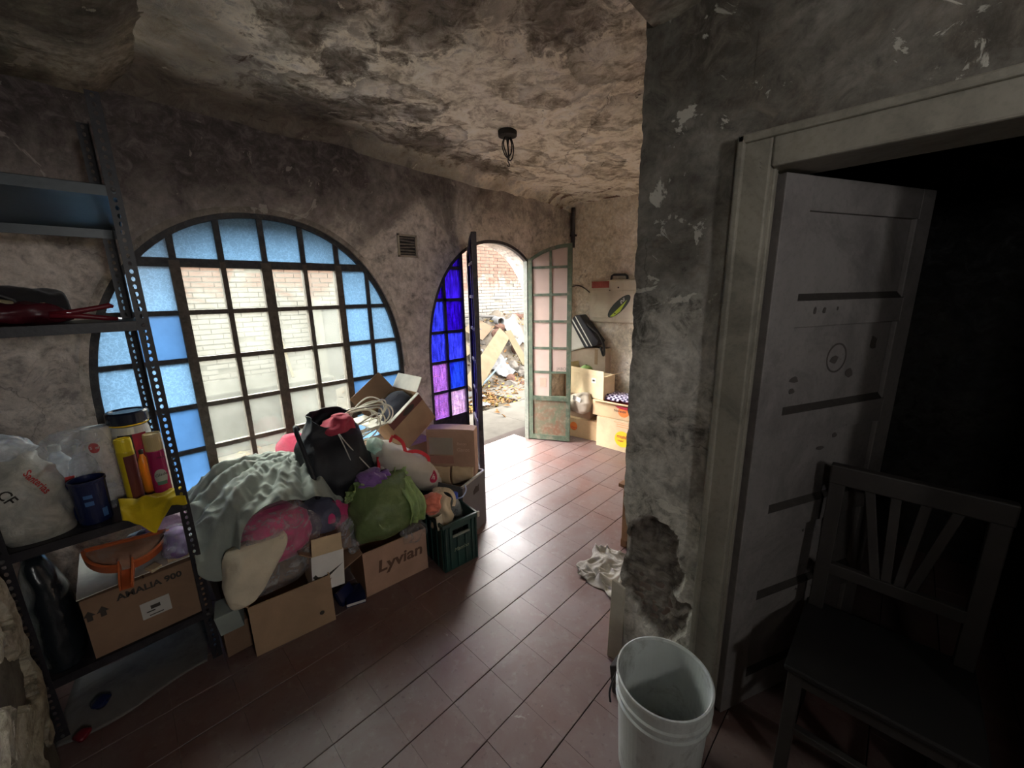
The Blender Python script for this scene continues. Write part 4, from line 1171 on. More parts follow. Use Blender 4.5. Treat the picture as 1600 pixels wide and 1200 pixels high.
gc = B().box(-.06, .06, -.045, .045, 0, .10).make('mint_card', mat('grey_mint_card', (.30, .34, .31), .8), bevel=.003); gc.location = (-2.02, .175, 0.155); gc.rotation_euler = (.12, .05, -.2); tag(gc, 'grey-mint card box edge below the cream pillow beside the rack post', 'card')
o = B().box(-.08, .06, -.05, .05, 0, .15).make('dark_carton', M_kraftd, bevel=.003); o.location = (-2.06, .18, 0); tag(o, 'dark low carton on the floor below the mint card', 'box')
ly = carton('lettered_box', 'reddish-brown box with large dark lettering on the floor, end flap folded out', 'box', (-2.005, .945, 0), rad(-6), .27, .372, .268, M_kraftr, [('-y', 205, .17, M_kraftd), ('-x', 95, .12)])
text('Lyvian', 'lettering', M_inkb, ly, (.1362, -.115, .118), (0, 1, 0), (0, 0, 1), .098, weight=.0025, shear=.12, sx=1.1)
for k, (x, y, rz, m_) in enumerate(((-1.965, .66, .5, M_navy), (-1.945, .705, -.35, M_navy))):
    r = thing('paperback', ('dark blue paperback leaning on the floor against the brown box', 'dark blue paperback lying on the floor between the two boxes')[k], 'book', (x, y, .0 if k else .0), (0, (1.15, .0)[k], rz))
    B().box(-.07, .07, -.05, .05, 0, .003).box(-.07, .07, -.05, .05, .019, .022).box(-.07, .07, -.05, -.047, 0, .022).make('cover', m_, r)
    B().box(-.068, .068, -.047, .048, .003, .019).make('pages', M_white, r)

# -- boxes further in, carrying the heap
inn = carton('inner_carton', 'dark brown carton under the grey sheet, its front edge showing', 'box', (-2.44, .465, 0), 0, .46, .60, .47, M_kraftd, closed=True)
in2 = carton('inner_carton', 'tall brown carton buried behind the green and black bags', 'box', (-2.42, .925, 0), 0, .50, .25, .40, M_kraftd, closed=True)
dk = carton('low_dark_box', 'narrow dark box poking out below the pink clothes', 'box', (-2.07, .62, .30), rad(-5), .22, .22, .10, M_kraftd, closed=True)
# -- clothes in clear film under the sheet
M_pink = cloth('hot_pink_fleece', (.62, .06, .20), .3, 90, .95, .7, .5)
M_slate = cloth('slate_print_cloth', (.10, .10, .15), .5, 60, .9, .6)
r = thing('pink_clothes', 'hot pink clothes bundled under the grey sheet', 'clothes', (-2.10, .40, .36))
loft([(0, 0, 0, .10, .16, 2.4), (.07, .01, 0, .115, .18, 2.5), (.15, 0, .01, .11, .17, 2.4), (.21, -.02, .02, .08, .13, 2.2), (.24, -.03, .02, .04, .07, 2)], 56, 30, 51, .018, 9).make('cloth', M_pink, r, smooth=True)
r = thing('dark_pink_clothes', 'dark and pink printed clothes in film at the right end of the sheet', 'clothes', (-2.10, .66, .40))
loft([(0, 0, 0, .09, .10, 2.4), (.06, .01, 0, .105, .115, 2.5), (.12, 0, 0, .09, .105, 2.4), (.16, -.02, 0, .05, .06, 2)], 50, 26, 53, .016, 10).make('cloth', M_slate, r, smooth=True)
loft([(0, .06, .03, .03, .05, 2), (.06, .07, .03, .05, .07, 2.2), (.11, .05, .03, .045, .06, 2), (.14, .03, .03, .02, .03, 2)], 36, 18, 54, .012, 12).make('pink_sleeve', M_pink, r, smooth=True)
r = thing('clear_bag', 'crinkled clear plastic bag over the pink clothes', 'bag', (-2.02, .37, .26))
loft([(0, .02, -.02, .06, .12, 2.4), (.08, .02, 0, .075, .165, 2.5), (.18, .0, .03, .085, .19, 2.5), (.28, -.03, .04, .08, .17, 2.4), (.34, -.06, .05, .04, .12, 2)], 64, 36, 55, .018, 11).make('bag', film('clear_bag_film', (.80, .80, .80), .26, .15, .9, .3), r, smooth=True)
r = thing('clear_bag', 'crumpled clear plastic hanging between the shoe box and the green bag', 'bag', (-1.97, .715, .245))
loft([(0, .01, .02, .012, .015, 2), (.05, .01, .01, .025, .03, 2), (.12, 0, 0, .04, .045, 2.2), (.19, -.02, -.02, .05, .05, 2.2), (.235, -.05, -.03, .04, .04, 2)], 44, 30, 57, .018, 15).make('bag', film('clear_scrap_film', (.85, .86, .9), .32, .1, 1., .2), r, smooth=True)

# -- grey-green sheet draped over everything on the left
M_sheet = cloth('grey_green_sheet', (.31, .345, .31), .12, 320, .9, .45, .15, .1)
def sheet(u, v):
    # u along the wall (y), v from the window side over the ridge to the hem
    y = lerp(.10, .82, u)
    top = .60+.135*sm(u/.3)*(1-.45*sm((u-.5)/.5))-.06*sm((u-.72)/.28)
    prof = [(-2.72, top-.10), (-2.60, top-.04), (-2.46, top-.005), (-2.30, top), (-2.18, top-.02), (-2.08, top-.07), (-2.035, top-.115)]
    hem = .10*sm(1-abs(u-.13)/.20)+.10*sm((u-.74)/.26)-.02*sm(1-abs(u-.45)/.25)
    x, z = interp(prof, v)
    k = sm((v-.72)/.28)
    z -= hem*k*1.3; x += .02*k+.05*k*sm(1-abs(u-.13)/.2)
    # creases fan out from the crest beside the black bag
    a = math.atan2(y-.72, x+2.52); rr = math.hypot(y-.72, x+2.52)
    f1 = .013*sin(a*19+2.5*N3((x, y, 0), 3, 3))*min(1, rr*3)+.010*sin(a*41+3*N3((x, y, 0), 4, 5))*min(1, rr*2.5)
    f2 = .018*(ridge((x*1.2+y, y-x*.4, 0), 6, 8)-.5)+.010*(ridge((x+y*.6, y*1.2-x, 0), 13, 4)-.5)+.004*N3((x, y, z), 30, 2)
    fold = f1+f2
    z += fold*(.75+.4*sin(pi*v)); x += fold*.8*k
    y += .02*k*N3((u*3, v, 0), 3, 1)
    return (x, y, z+.012)
o = B().grid(sheet, 150, 120).make('bed_sheet', M_sheet, smooth=True, solid=.003); tag(o, 'grey-green bed sheet draped over the heap of clothes', 'sheet')

# -- pink and yellow bags by the glass
r = thing('pink_plastic_bag', 'thin pink plastic bag against the window glass', 'bag', (-2.60, .66, .50))
loft([(0, 0, 0, .07, .09, 2.4), (.12, 0, 0, .075, .10, 2.4), (.22, -.01, .02, .06, .085, 2.2), (.28, -.02, .03, .03, .05, 2)], 44, 26, 61, .014, 10).make('bag', film('pink_film', (.72, .16, .26), .85, .3, .7, .6), r, smooth=True)
r = thing('yellow_plastic_bag', 'small yellow-green plastic bag beside the pink one at the glass', 'bag', (-2.60, .515, .52))
loft([(0, 0, 0, .05, .05, 2.4), (.08, 0, 0, .055, .055, 2.4), (.15, 0, 0, .04, .045, 2.2), (.18, 0, 0, .02, .02, 2)], 36, 20, 63, .010, 12).make('bag', film('lime_film', (.62, .66, .06), .85, .3, .7, .6), r, smooth=True)

# -- black tote with drawstring
M_tote = mat('black_nylon', (.013, .013, .018), .55, .25, 8, .5, 120, .4)
tt = thing('tote_bag', 'black nylon drawstring bag stuffed with red cloth', 'bag', (-2.26, .80, .41))
body = loft([(0, .02, .01, .13, .16, 3), (.06, .035, .015, .165, .195, 3.4), (.18, .03, .01, .168, .190, 3.6), (.32, .01, .0, .150, .172, 3.4), (.43, -.015, -.005, .120, .145, 3), (.49, -.03, .0, .092, .120, 2.4), (.525, -.035, .01, .085, .118, 2.0)], 90, 56, 71, .022, 6, fold=.045, folds=8, cap=False)
body.v = [(p[0], p[1], p[2]+(-.040*cos(math.atan2(p[1], p[0])-.35)+.012*sin(3*math.atan2(p[1], p[0])+1))*sm((p[2]-.36)/.17)) for p in body.v]
bo = body.make('bag_body', M_tote, tt, smooth=True, solid=.004)
B().lathe([(0, .0), (.10, 0), (.12, .004)], 30, Matrix.Translation((0, 0, .002))).make('bag_base', M_tote, tt)
loft([(.36, -.03, .02, .10, .12, 2.4), (.46, -.02, .03, .09, .10, 2.4), (.515, -.01, .05, .06, .06, 2.2), (.54, -.01, .06, .025, .03, 2)], 44, 20, 72, .016, 14).make('red_lining', cloth('rose_red_cloth', (.42, .05, .085), .25, 150, .9, .7), tt, smooth=True, label='rose red cloth inside the bag')
loft([(.38, .00, -.06, .045, .045, 2.2), (.44, .01, -.06, .040, .040, 2.2), (.468, .01, -.06, .02, .02, 2)], 30, 14, 73, .010, 18).make('pale_lining', cloth('pale_lilac_cloth', (.42, .35, .40), .2), tt, smooth=True)
M_cord = mat('pale_grey_cord', (.52, .50, .47), .8, .1, 30, .3, 200)
for s_, pts in enumerate((((.10, .00, .455), (.145, .005, .40), (.178, .03, .28), (.192, .065, .16), (.200, .085, .06)), ((.10, .005, .455), (.14, .02, .41), (.172, .07, .32), (.188, .13, .22), (.175, .175, .16)))):
    B().tube([V(interp(pts, t_/16)) for t_ in range(17)], .0035, 6).make('drawstring', M_cord, tt, smooth=True)
hb = B()
for i in range(1):
    hb.tube([V(interp([(-.02, -.165, .50), (.06, -.20, .53), (.12, -.19, .40), (.15, -.165, .22), (.14, -.165, .08)], t_/20)) for t_ in range(21)], .012, 8)
hb.make('side_strap', M_tote, tt, smooth=True)

# -- white cable coil
M_cable = mat('cream_cable', (.68, .64, .54), .5, .06, 20, 0)
r = thing('cable_coil', 'loose coil of cream electric cable behind the black bag', 'cable', (-2.36, 1.02, .845))
for k in range(9):
    pts = []
    a0 = random.uniform(0, 6.3); R = random.uniform(.105, .150); off = random.uniform(-.05, .06)
    tilt_ = Euler((random.uniform(-.25, .25), rad(-62)+random.uniform(-.35, .35), random.uniform(-.35, .35))).to_matrix()
    for i in range(40):
        a = 2*pi*i/40
        p = tilt_ @ V((R*1.0*cos(a), R*1.15*sin(a), .01*sin(3*a+a0)))
        pts.append((p.x+off*.4, p.y+off, p.z+.012*k-.05))
    B().tube(pts, .0048, 6, closed=True).make('loop', M_cable, r, smooth=True)

# -- open shoe/appliance box tilted on a lower carton
lowc = carton('support_carton', 'dark brown carton standing under the tilted open box', 'box', (-2.60, 1.325, 0), 0, .40, .50, .555, M_kraftd, closed=True)
ob = carton('open_box', 'tilted open carton with white inner flaps and dark cloth inside', 'box', (-2.50, 1.44, .655), rad(4), .30, .30, .26, M_kraft,
            [('+x', 172, .035, M_kraftw), ('-y', 148, .12, M_kraftw), ('-x', 104, .15, M_kraftd), ('+y', 152, .11, M_kraftw)], tilt=(rad(33), 0))
B().prism([(-.149, .19), (.149, .19), (.149, .258), (-.149, .258)], .1502, .1512, YZ).make('maroon_print', mat('maroon_print', (.15, .055, .05), .8, .1, 8, 0), ob)
B().prism([(.02+.055*cos(2*pi*k/16), .215+.020*sin(2*pi*k/16)) for k in range(16)], .1513, .1520, YZ).make('oval_slot', M_ink, ob)
loft([(.08, 0, 0, .12, .13, 3), (.2, 0, .01, .125, .132, 3), (.25, -.01, .03, .10, .10, 2.5), (.28, -.02, .05, .05, .05, 2)], 44, 20, 81, .010, 9).make('dark_cloth', cloth('navy_dark_cloth', (.022, .024, .04), .4, 60, .9, .6), ob, smooth=True, label='dark cloth filling the box')

# -- white shopping bag with red handles
M_wbag = cloth('off_white_nonwoven', (.60, .56, .50), .08, 300, .85, .35, .1, .1)
r = thing('shopping_bag', 'off-white shopping bag with red handles and round red logo lying on the heap', 'bag', (-2.16, 1.20, .535), (rad(-40), rad(8), rad(-4)))
sb = loft([(-.27, 0, 0, .06, .035, 2.2), (-.24, 0, 0, .105, .065, 2.6), (-.12, .0, .005, .125, .088, 2.8), (.02, .0, .005, .13, .095, 2.8), (.16, .0, 0, .12, .085, 2.6), (.25, .0, -.005, .10, .06, 2.4), (.28, 0, -.01, .07, .03, 2.2)], 60, 44, 91, .012, 8)
sb.v = [(p[0], p[2], p[1]) for p in sb.v]
so = sb.make('bag_body', M_wbag, r, smooth=True)
lg = B().grid(lambda u, v: (.3, .135+.036*(2*u-1), .035+.034*(2*v-1)*math.sqrt(max(0, 1-(2*u-1)**2))), 14, 6).make('logo', mat('crimson_logo', (.46, .02, .08), .6, .1, 8, 0), r)
pasted(lg, so, 'x', .002)
pasted(text('Fa', 'lettering', M_white, r, (.3, .112, .022), (0, 1, .1), (0, -.1, 1), .036, weight=.001), so, 'x', .0045)
M_redh = mat('red_webbing', (.62, .035, .05), .7, .1, 20, .3, 120)
for pts in (((.07, -.14, .075), (.075, -.06, .125), (.07, .04, .125), (.06, .09, .09)), ((-.02, -.20, .085), (.01, -.23, .13), (.05, -.18, .13), (.07, -.13, .09))):
    b = B()
    P = [V(interp(pts, t_/14)) for t_ in range(15)]
    for p, q in zip(P, P[1:]): b.bar(p, q, .022, .003, (1, 0, .3))
    b.make('handle', M_redh, r)
loft([(0, 0, 0, .05, .05, 2.2), (.04, 0, 0, .06, .055, 2.2), (.08, 0, 0, .03, .03, 2)], 30, 14, 92, .012, 14).make('mint_tissue', film('mint_film', (.55, .75, .66), .85, .4, .8, .4), r, smooth=True, label='mint tissue at the mouth of the bag').location = (-.02, -.275, -.01)
r2 = thing('white_carrier_bag', 'white carrier bag with red trim half under the shopping bag', 'bag', (-2.18, 1.03, .50))
loft([(0, 0, 0, .07, .06, 2.3), (.1, .02, 0, .09, .075, 2.4), (.18, .02, .01, .075, .06, 2.2), (.235, .02, .02, .03, .03, 2)], 44, 24, 93, .014, 9).make('bag', M_wbag, r2, smooth=True)
B().tube([(.075, -.05, .06), (.10, -.055, .12), (.085, -.045, .19)], .010, 8).make('red_trim', M_redh, r2, smooth=True)
carton('mixed_carton', 'low carton under the white bags in the middle of the heap', 'box', (-2.235, 1.18, 0), 0, .14, .20, .38, M_kraftd, closed=True)

# -- purple knit, green bag, film on the lettered box
M_knit = cloth('purple_knit', (.20, .10, .32), .35, 60, .95, .9, .4)
r = thing('purple_knit', 'crumpled purple knitted scarf between the black and green bags', 'scarf', (-2.03, .90, .545))
loft([(0, 0, 0, .05, .07, 2.2), (.04, .01, 0, .06, .085, 2.3), (.08, 0, .0, .05, .07, 2.2), (.105, -.01, 0, .025, .03, 2)], 50, 26, 95, .020, 20).make('knit', M_knit, r, smooth=True)
loft([(0, 0, .07, .03, .045, 2.2), (.04, .0, .075, .035, .05, 2.3), (.075, -.01, .075, .018, .025, 2)], 36, 18, 96, .014, 22).make('fold', M_knit, r, smooth=True)
M_green = film('green_bag_film', (.22, .31, .12), .97, .3, .55, .3)
gb = thing('green_plastic_bag', 'full translucent green plastic bag sitting on the lettered box', 'bag', (-2.03, .93, .275))
gbody = loft([(0, 0, -.03, .10, .11, 2.6), (.03, .02, -.02, .135, .165, 3), (.10, .03, 0, .16, .205, 3.2), (.20, .02, .01, .155, .205, 3), (.28, -.01, .01, .125, .18, 2.6), (.325, -.03, .02, .09, .15, 2.4)], 76, 48, 97, .013, 7, cap=True)
gbo = gbody.make('bag_body', M_green, gb, smooth=True)
M_green2 = film('light_green_film', (.60, .78, .38), .92, .25, .7, .5)
def flapg(x0, y0, z0, w, h, s_, lean):
    def fn(u, v):
        p = (u*3, v*2, s_)
        return (x0+lean*v+.022*sin(u*9+s_)*(.3+v)+.014*N3(p, 2, s_), y0+w*(u-.5)*(1-.35*v)+.01*N3(p, 3, 4), z0+h*v*(.8+.2*sin(3*u+s_))+.012*N3(p, 3, 9))
    return B().grid(fn, 24, 16)
flapg(.0, .165, .28, .13, .085, 2, -.02).make('handle_loop', M_green2, gb, smooth=True, solid=.0015)
flapg(.03, -.14, .25, .12, .10, 5, .0).make('handle_loop', M_green2, gb, smooth=True, solid=.0015)
def drip(u, v):
    y = .125+.09*(u-.5)*(1+.2*v)+.02*v; z = .30-.25*v
    x = .075+.125*sm(v*2.2)-.03*sm((v-.6)/.4)+.010*sin(u*14+v*2)+.006*N3((u*4, v*4, 1), 2, 3)
    return (x, y, z)
B().grid(drip, 24, 26).make('hanging_fold', M_green2, gb, smooth=True, solid=.0015)
r = thing('clear_bag', 'crumpled clear plastic over the right corner of the lettered box', 'bag', (-1.885, 1.06, .19))
loft([(0, 0, 0, .015, .04, 2), (.03, .005, 0, .03, .075, 2.2), (.07, 0, 0, .035, .09, 2.3), (.10, -.03, 0, .03, .075, 2)], 50, 22, 99, .014, 15).make('bag', film('clear_corner_film', (.82, .80, .78), .25, .15, 1., .25), r, smooth=True)
carton('tiny_box', 'small brown box end showing behind the green bag', 'box', (-2.08, 1.08, .535), rad(10), .06, .10, .05, M_kraft, closed=True)

# -- green plastic crate with what it holds
M_crate = mat('dark_green_crate_plastic', (.016, .052, .045), .4, .2, 8, .15, 40, .45, dirt=(.10, .11, .10), dirtamt=.35)
cr = thing('plastic_crate', 'dark green ribbed plastic crate standing at the right end of the heap', 'crate', (-1.845, 1.287, 0), (0, 0, rad(-6)))
d_, w_, h_ = .25, .235, .312; a, c = d_/2, w_/2
b = B().box(-a, a, -c, c, 0, .006)
b.box(a-.005, a, -c, c, .006, h_-.09).box(a-.005, a, -c, -.055, h_-.09, h_).box(a-.005, a, .055, c, h_-.09, h_).box(a-.005, a, -.055, .055, h_-.055, h_)
b.box(-a, -a+.005, -c, c, .006, h_).box(-a, a, -c, -c+.005, .006, h_).box(-a, a, c-.005, c, .006, h_)
b.make('body', M_crate, cr)
for y in (-c+.012, -.075, -.025, .03, .078, c-.012):
    B().box(a, a+.008, y-.005, y+.005, .01, h_-.03 if abs(y) > .06 else h_-.11).make('rib', M_crate, cr, bevel=.002)
for x in (-.08, -.02, .05, .11):
    B().box(x-.005, x+.005, -c-.007, -c, .01, h_-.03).make('rib', M_crate, cr, bevel=.002)
B().box(-a-.006, a+.010, -c-.008, -c+.004, h_-.022, h_).box(-a-.006, a+.010, c-.004, c+.008, h_-.022, h_).box(a-.004, a+.010, -c, c, h_-.022, h_).box(-a-.006, -a+.004, -c, c, h_-.022, h_).make('rim', M_crate, cr, bevel=.002)
B().box(a, a+.011, -.058, .058, h_-.098, h_-.088).make('handle_lip', mat('worn_crate_edge', (.30, .32, .28), .6), cr)
text('Mambo', 'lettering', mat('pale_green_print', (.35, .40, .28), .7, .1, 8, 0), cr, (a+.0085, -.055, .118), (0, 1, .0), (0, 0, 1), .034, shear=.25)
B().box(a+.004, a+.016, c-.004, c+.014, h_-.03, h_+.006).make('corner_clip', mat('pale_clip', (.6, .58, .5), .6), cr, bevel=.003)
M_bei = cloth('beige_canvas', (.60, .50, .35), .12, 200, .9, .6)
r = thing('canvas_bag', 'beige canvas bag slumped in the green crate with a loop handle', 'bag', (-1.870, 1.235, .20))
loft([(0, 0, 0, .06, .06, 2.5), (.08, .01, 0, .075, .068, 2.6), (.16, .01, 0, .075, .066, 2.5), (.22, 0, .0, .055, .052, 2.3), (.255, -.02, .01, .03, .035, 2)], 54, 34, 101, .014, 10).make('bag', M_bei, r, smooth=True)
pts = [V(interp([(-.01, -.03, .245), (.03, .01, .27), (.055, .05, .25), (.07, .065, .20), (.075, .05, .16)], t_/18)) for t_ in range(19)]
b = B()
for p, q in zip(pts, pts[1:]): b.bar(p, q, .026, .005, (1, .3, .2))
b.make('handle', M_bei, r)
B().grid(lambda u, v: (.083+.012*v+.004*sin(5*u), -.085+.045*u, .15-.085*v), 6, 8).make('label_strip', M_cream, r, smooth=True, solid=.002)
r = thing('salmon_cap', 'salmon pink knitted ball cap resting on the beige canvas bag', 'hat', (-1.865, 1.185, .345))
loft([(0, 0, 0, .045, .05, 2.2), (.025, 0, 0, .062, .066, 2.3), (.06, 0, .0, .062, .066, 2.2), (.095, 0, 0, .045, .048, 2.1), (.112, 0, 0, .02, .02, 2)], 56, 30, 103, .009, 22).make('cap', cloth('salmon_wool', (.74, .21, .14), .15, 110, .95, .8, .4), r, smooth=True)
r = thing('water_bottle', 'large clear water bottle with blue cap and handle in the green crate', 'bottle', (-1.870, 1.352, .008))
B().lathe([(0, .003), (.042, 0), (.048, .01), (.048, .24), (.045, .27), (.030, .325), (.019, .348), (.018, .362), (0, .362)], 36).make('body', film('water_bottle_plastic', (.62, .66, .66), .42, .12, .15, .2), r, smooth=True)
B().lathe([(.0225, .352), (.0225, .384), (.020, .387), (0, .387)], 24).make('cap', mat('royal_blue_cap', (.03, .085, .50), .35, .1, 8, 0), r)
B().tube([V(interp([(.01, .02, .345), (.02, .05, .35), (.01, .085, .375), (-.01, .095, .40)], t_/12)) for t_ in range(13)], .0045, 8).make('handle', mat('pale_blue_handle', (.45, .55, .8), .4, .1, 8, 0), r, smooth=True)

# -- grey box with the upright carton in it
M_greyb = mat('grey_box_board', (.135, .13, .135), .7, .1, 5, .1, 60)
ga, gbv = V((-1.88, 1.425, 0)), V((-1.97, 1.695, 0))
ax = (gbv-ga).normalized(); wd_ = (gbv-ga).length
inw = V((-ax.y, ax.x, 0)); 
if inw.x > 0: inw = -inw
dep = .36
ctr = (ga+gbv)/2+inw*dep/2
ang_ = math.atan2(ax.y, ax.x)-pi/2
gx = carton('grey_storage_box', 'grey storage box with cut hand hole beside the green crate', 'box', ctr, ang_, dep, wd_, .398, M_greyb, th=.006)
B().prism([(-.015, .285), (.055, .285), (.055, .335), (.04, .325), (.02, .335), (-.0, .322), (-.015, .31)], dep/2-.001, dep/2+.0012, YZ).make('hand_hole', M_ink, gx)  # flat dark patch, the shade inside the hole put into colour
B().box(dep/2-.012, dep/2+.003, -wd_/2-.003, wd_/2+.003, .392, .404).box(-dep/2, dep/2, wd_/2-.008, wd_/2+.003, .392, .404).make('worn_rim', mat('worn_grey_edge', (.38, .37, .35), .7), gx)
p0, p1 = V((-2.215, 1.395, 0)), V((-1.955, 1.60, 0))
ax2 = (p1-p0).normalized(); nn = V((ax2.y, -ax2.x, 0))
cc = (p0+p1)/2-nn*.05
rotc = math.atan2(nn.y, nn.x)
ub = thing('upright_carton', 'reddish carton standing upright in the grey box', 'box', (cc.x, cc.y, .010), (0, 0, rotc))
wc = (p1-p0).length
b = B(); M8 = 14
for i in range(M8):   # face bulges a little, top edge bowed
    y0, y1 = lerp(-wc/2, wc/2, i/M8), lerp(-wc/2, wc/2, (i+1)/M8)
    q = lambda y: .05+.012*(1-(2*y/wc)**2)
    t0 = lambda y: .712+.010*(1-(2*y/wc)**2)
    b.hexa([(-.05, y0, 0), (q(y0), y0, 0), (q(y1), y1, 0), (-.05, y1, 0), (-.05, y0, t0(y0)), (q(y0), y0, t0(y0)), (q(y1), y1, t0(y1)), (-.05, y1, t0(y1))])
b.make('body', M_kraftr, ub)
B().prism([(-wc/2+.02, .54), (.02, .54), (.02, .66), (-wc/2+.02, .66)], .0585, .0640, YZ).make('grey_label', mat('grey_green_label', (.36, .31, .25), .85, .1, 6, .1), ub)
B().prism([(-wc/2+.02, .475), (.02, .475), (.02, .53), (-wc/2+.02, .53)], .058, .0640, YZ).make('red_band', mat('faded_red_band', (.36, .18, .14), .85, .1, 6, .1), ub)
text('Garot', 'lettering', mat('faded_tan_print', (.60, .40, .30), .85, .1, 6, .0), ub, (.0628, .045, .565), (0, 1, 0), (0, 0, 1), .036)
text('Baton', 'lettering', bpy.data.materials['faded_tan_print'], ub, (.0628, .048, .61), (0, 1, 0), (0, 0, 1), .028)
for s_ in (-1, 1):
    B().grid(lambda u, v: (.066+.022*sin(pi*v)+.005*N3((u*3, v*3, s_), 2, 3), s_*.082+(u-.5)*.150, .455-.13*v+.01*N3((u, v, s_), 4, 2)), 14, 10).make('flap', M_kraftp, ub, smooth=True, solid=.004)
# ================================================================ FAR CORNER
kx = lambda c: kraft('carton_'+str(c), (.68, .50, .31))
M_tan = kraft('tan_carton', (.66, .48, .29)); M_tan2 = kraft('yellowish_carton', (.72, .56, .36)); M_tan3 = kraft('brown_carton', (.46, .32, .23))
def far_box(lab, x0, x1, y0, y1, z0, h, m, rotz=0, flaps=(), closed=False, tilt=(0, 0), name='carton'):
    return carton(name, lab, 'box', ((x0+x1)/2, (y0+y1)/2, z0), rad(-90)+rotz, y1-y0, x1-x0, h, m, flaps, tilt, closed=closed)
# local +x of these boxes faces the camera (-y world); local y runs along world -x... text helpers in local space
rb = far_box('large tan carton with yellow round logo on the floor by the pillar', -2.20, -1.80, 3.49, 3.82, 0, .325, M_tan2, rad(2), closed=True)
B().prism([(.10+.085*cos(2*pi*k/28), .135+.085*sin(2*pi*k/28)) for k in range(28)], .1652, .1660, YZ).make('yellow_disc', M_inky, rb)
text('muni', 'lettering', M_inkr, rb, (.1664, .035, .145), (0, 1, 0), (0, 0, 1), .055, shear=.15, weight=.001)
text('nogal', 'lettering', M_inkr, rb, (.1664, .045, .108), (0, 1, 0), (0, 0, 1), .032, shear=.15)
for z in (.262, .285): B().box(.165, .1657, .03, .19, z, z+.004).make('print_line', M_inko, rb)
B().box(.165, .1657, .0, .19, .305, .308).make('print_line', M_inko, rb)
lb = far_box('tan carton with orange logo on the floor against the open green door leaf', -2.66, -2.235, 3.55, 3.85, 0, .215, M_tan, rad(8), [('+x', 8, .12)], closed=True)
B().prism([(-.105+.045*cos(2*pi*k/24), .125+.05*sin(2*pi*k/24)) for k in range(24)], .1502, .1510, YZ).make('orange_disc', M_inko, lb)
text('Nora', 'lettering', M_inkr, lb, (.1513, -.135, .10), (0, 1, 0), (0, 0, 1), .034, shear=.15)
mb = far_box('tan carton with orange logo stacked on the large yellow-logo carton', -2.26, -1.80, 3.50, 3.80, .335, .165, M_tan, rad(2), [('+x', 190, .03)])
B().prism([(.125+.06*cos(2*pi*k/28), .085+.055*sin(2*pi*k/28)) for k in range(28)], .1502, .1510, YZ).make('orange_disc', M_inko, mb)
text('Norando', 'lettering', M_inkb, mb, (.1514, .02, .078), (0, 1, 0), (0, 0, 1), .036, weight=.001)
r = thing('red_folder', 'red folder sticking out of the upper right carton', 'folder', (-2.03, 3.62, .475), (rad(12), 0, rad(-5)))
B().box(-.19, .19, -.11, .11, 0, .004).box(-.19, .19, -.11, .11, .018, .022).box(-.19, .19, -.114, -.11, 0, .022).make('cover', mat('red_folder_card', (.46, .03, .06), .6), r)
B().box(-.185, .185, -.108, .108, .004, .018).make('papers', M_tan2, r)
def checks():
    t = NT('checked_lilac_cloth')
    w = t.k('TexChecker'); w.inputs['Scale'].default_value = 38; t.l.new(t.P, w.inputs[0]); t.set(w.inputs[1], (.62, .56, .72)); t.set(w.inputs[2], (.045, .035, .08))
    return t.surf(t.bsdf(w.outputs[0], .9, t.bump(t.noise(40, 3, .5), .5, .006), 0, .2))
r = thing('checked_cloth', 'lilac and black checked cloth folded on the red folder', 'cloth', (-2.02, 3.62, .515))
B().grid(lambda u, v: (-.22+.44*u, -.10+.2*v, .045+.005*sin(u*40)+.012*N3((u*4, v*4, 0), 2, 5)-.04*(max(0, 1-v*4)**2)), 44, 18).make('cloth', checks(), r, smooth=True, solid=.012)
sb_ = far_box('small crushed tan carton on the left floor carton', -2.68, -2.36, 3.58, 3.80, .225, .105, M_tan3, rad(4), [('+x', 150, .10, M_tan), ('+y', 60, .10, M_tan), ('-x', 30, .1, M_tan)])
r = thing('paper_sack', 'crumpled grey and tan paper bag wedged among the cartons', 'bag', (-2.45, 3.50, .335), (0, rad(12), 0))
loft([(0, 0, 0, .10, .06, 3), (.06, 0, 0, .15, .085, 3), (.14, .02, 0, .14, .085, 2.6), (.20, .05, 0, .08, .05, 2.2), (.235, .08, 0, .03, .025, 2)], 50, 26, 111, .010, 9).make('sack', mat('grey_tan_paper', (.42, .36, .29), .7, .2, 6, .5, 30), r, smooth=True)
B().grid(lambda u, v: (-.04+.10*u, -.095, .14+.05*v), 3, 3).make('paper_label', M_white, r)
ub_ = far_box('open tan carton with a green ball looking out of it', -2.62, -2.12, 3.53, 3.71, .505, .25, M_tan2, rad(-8), [('-y', 105, .09), ('+y', 160, .12), ('+x', 80, .05)])
B().box(.09, .0915, .09, .145, .165, .215).make('white_label', M_white, ub_)
B().box(.0915, .092, .10, .135, .18, .2).make('label_print', M_ink, ub_)
r = thing('green_ball', 'pale green ball peeping out of the open tan carton', 'ball', (-2.46, 3.655, .752))
bm = bmesh.new(); bmesh.ops.create_uvsphere(bm, u_segments=28, v_segments=18, radius=.075)
for v in bm.verts: v.co.z *= .92
me = bpy.data.meshes.new('ball'); bm.to_mesh(me); bm.free(); me.materials.append(mat('pale_green_rubber', (.30, .46, .16), .5, .1))
for p in me.polygons: p.use_smooth = True
o = bpy.data.objects.new('ball', me); COL.objects.link(o); o.parent = r
B().tube([(0, 0, .066), (0, 0, .073)], .012, 10).make('valve', mat('dark_valve', (.1, .14, .06), .6), r)
wbx = far_box('wide grey-brown carton behind the open tan one, tape strip on its face', -2.83, -2.28, 3.75, 3.865, .70, .30, kraft('grey_brown_carton', (.38, .30, .24)), 0, closed=True)
B().box(.0575, .059, .14, .18, .12, .29).make('tape', mat('brown_tape', (.24, .16, .10), .4), wbx)
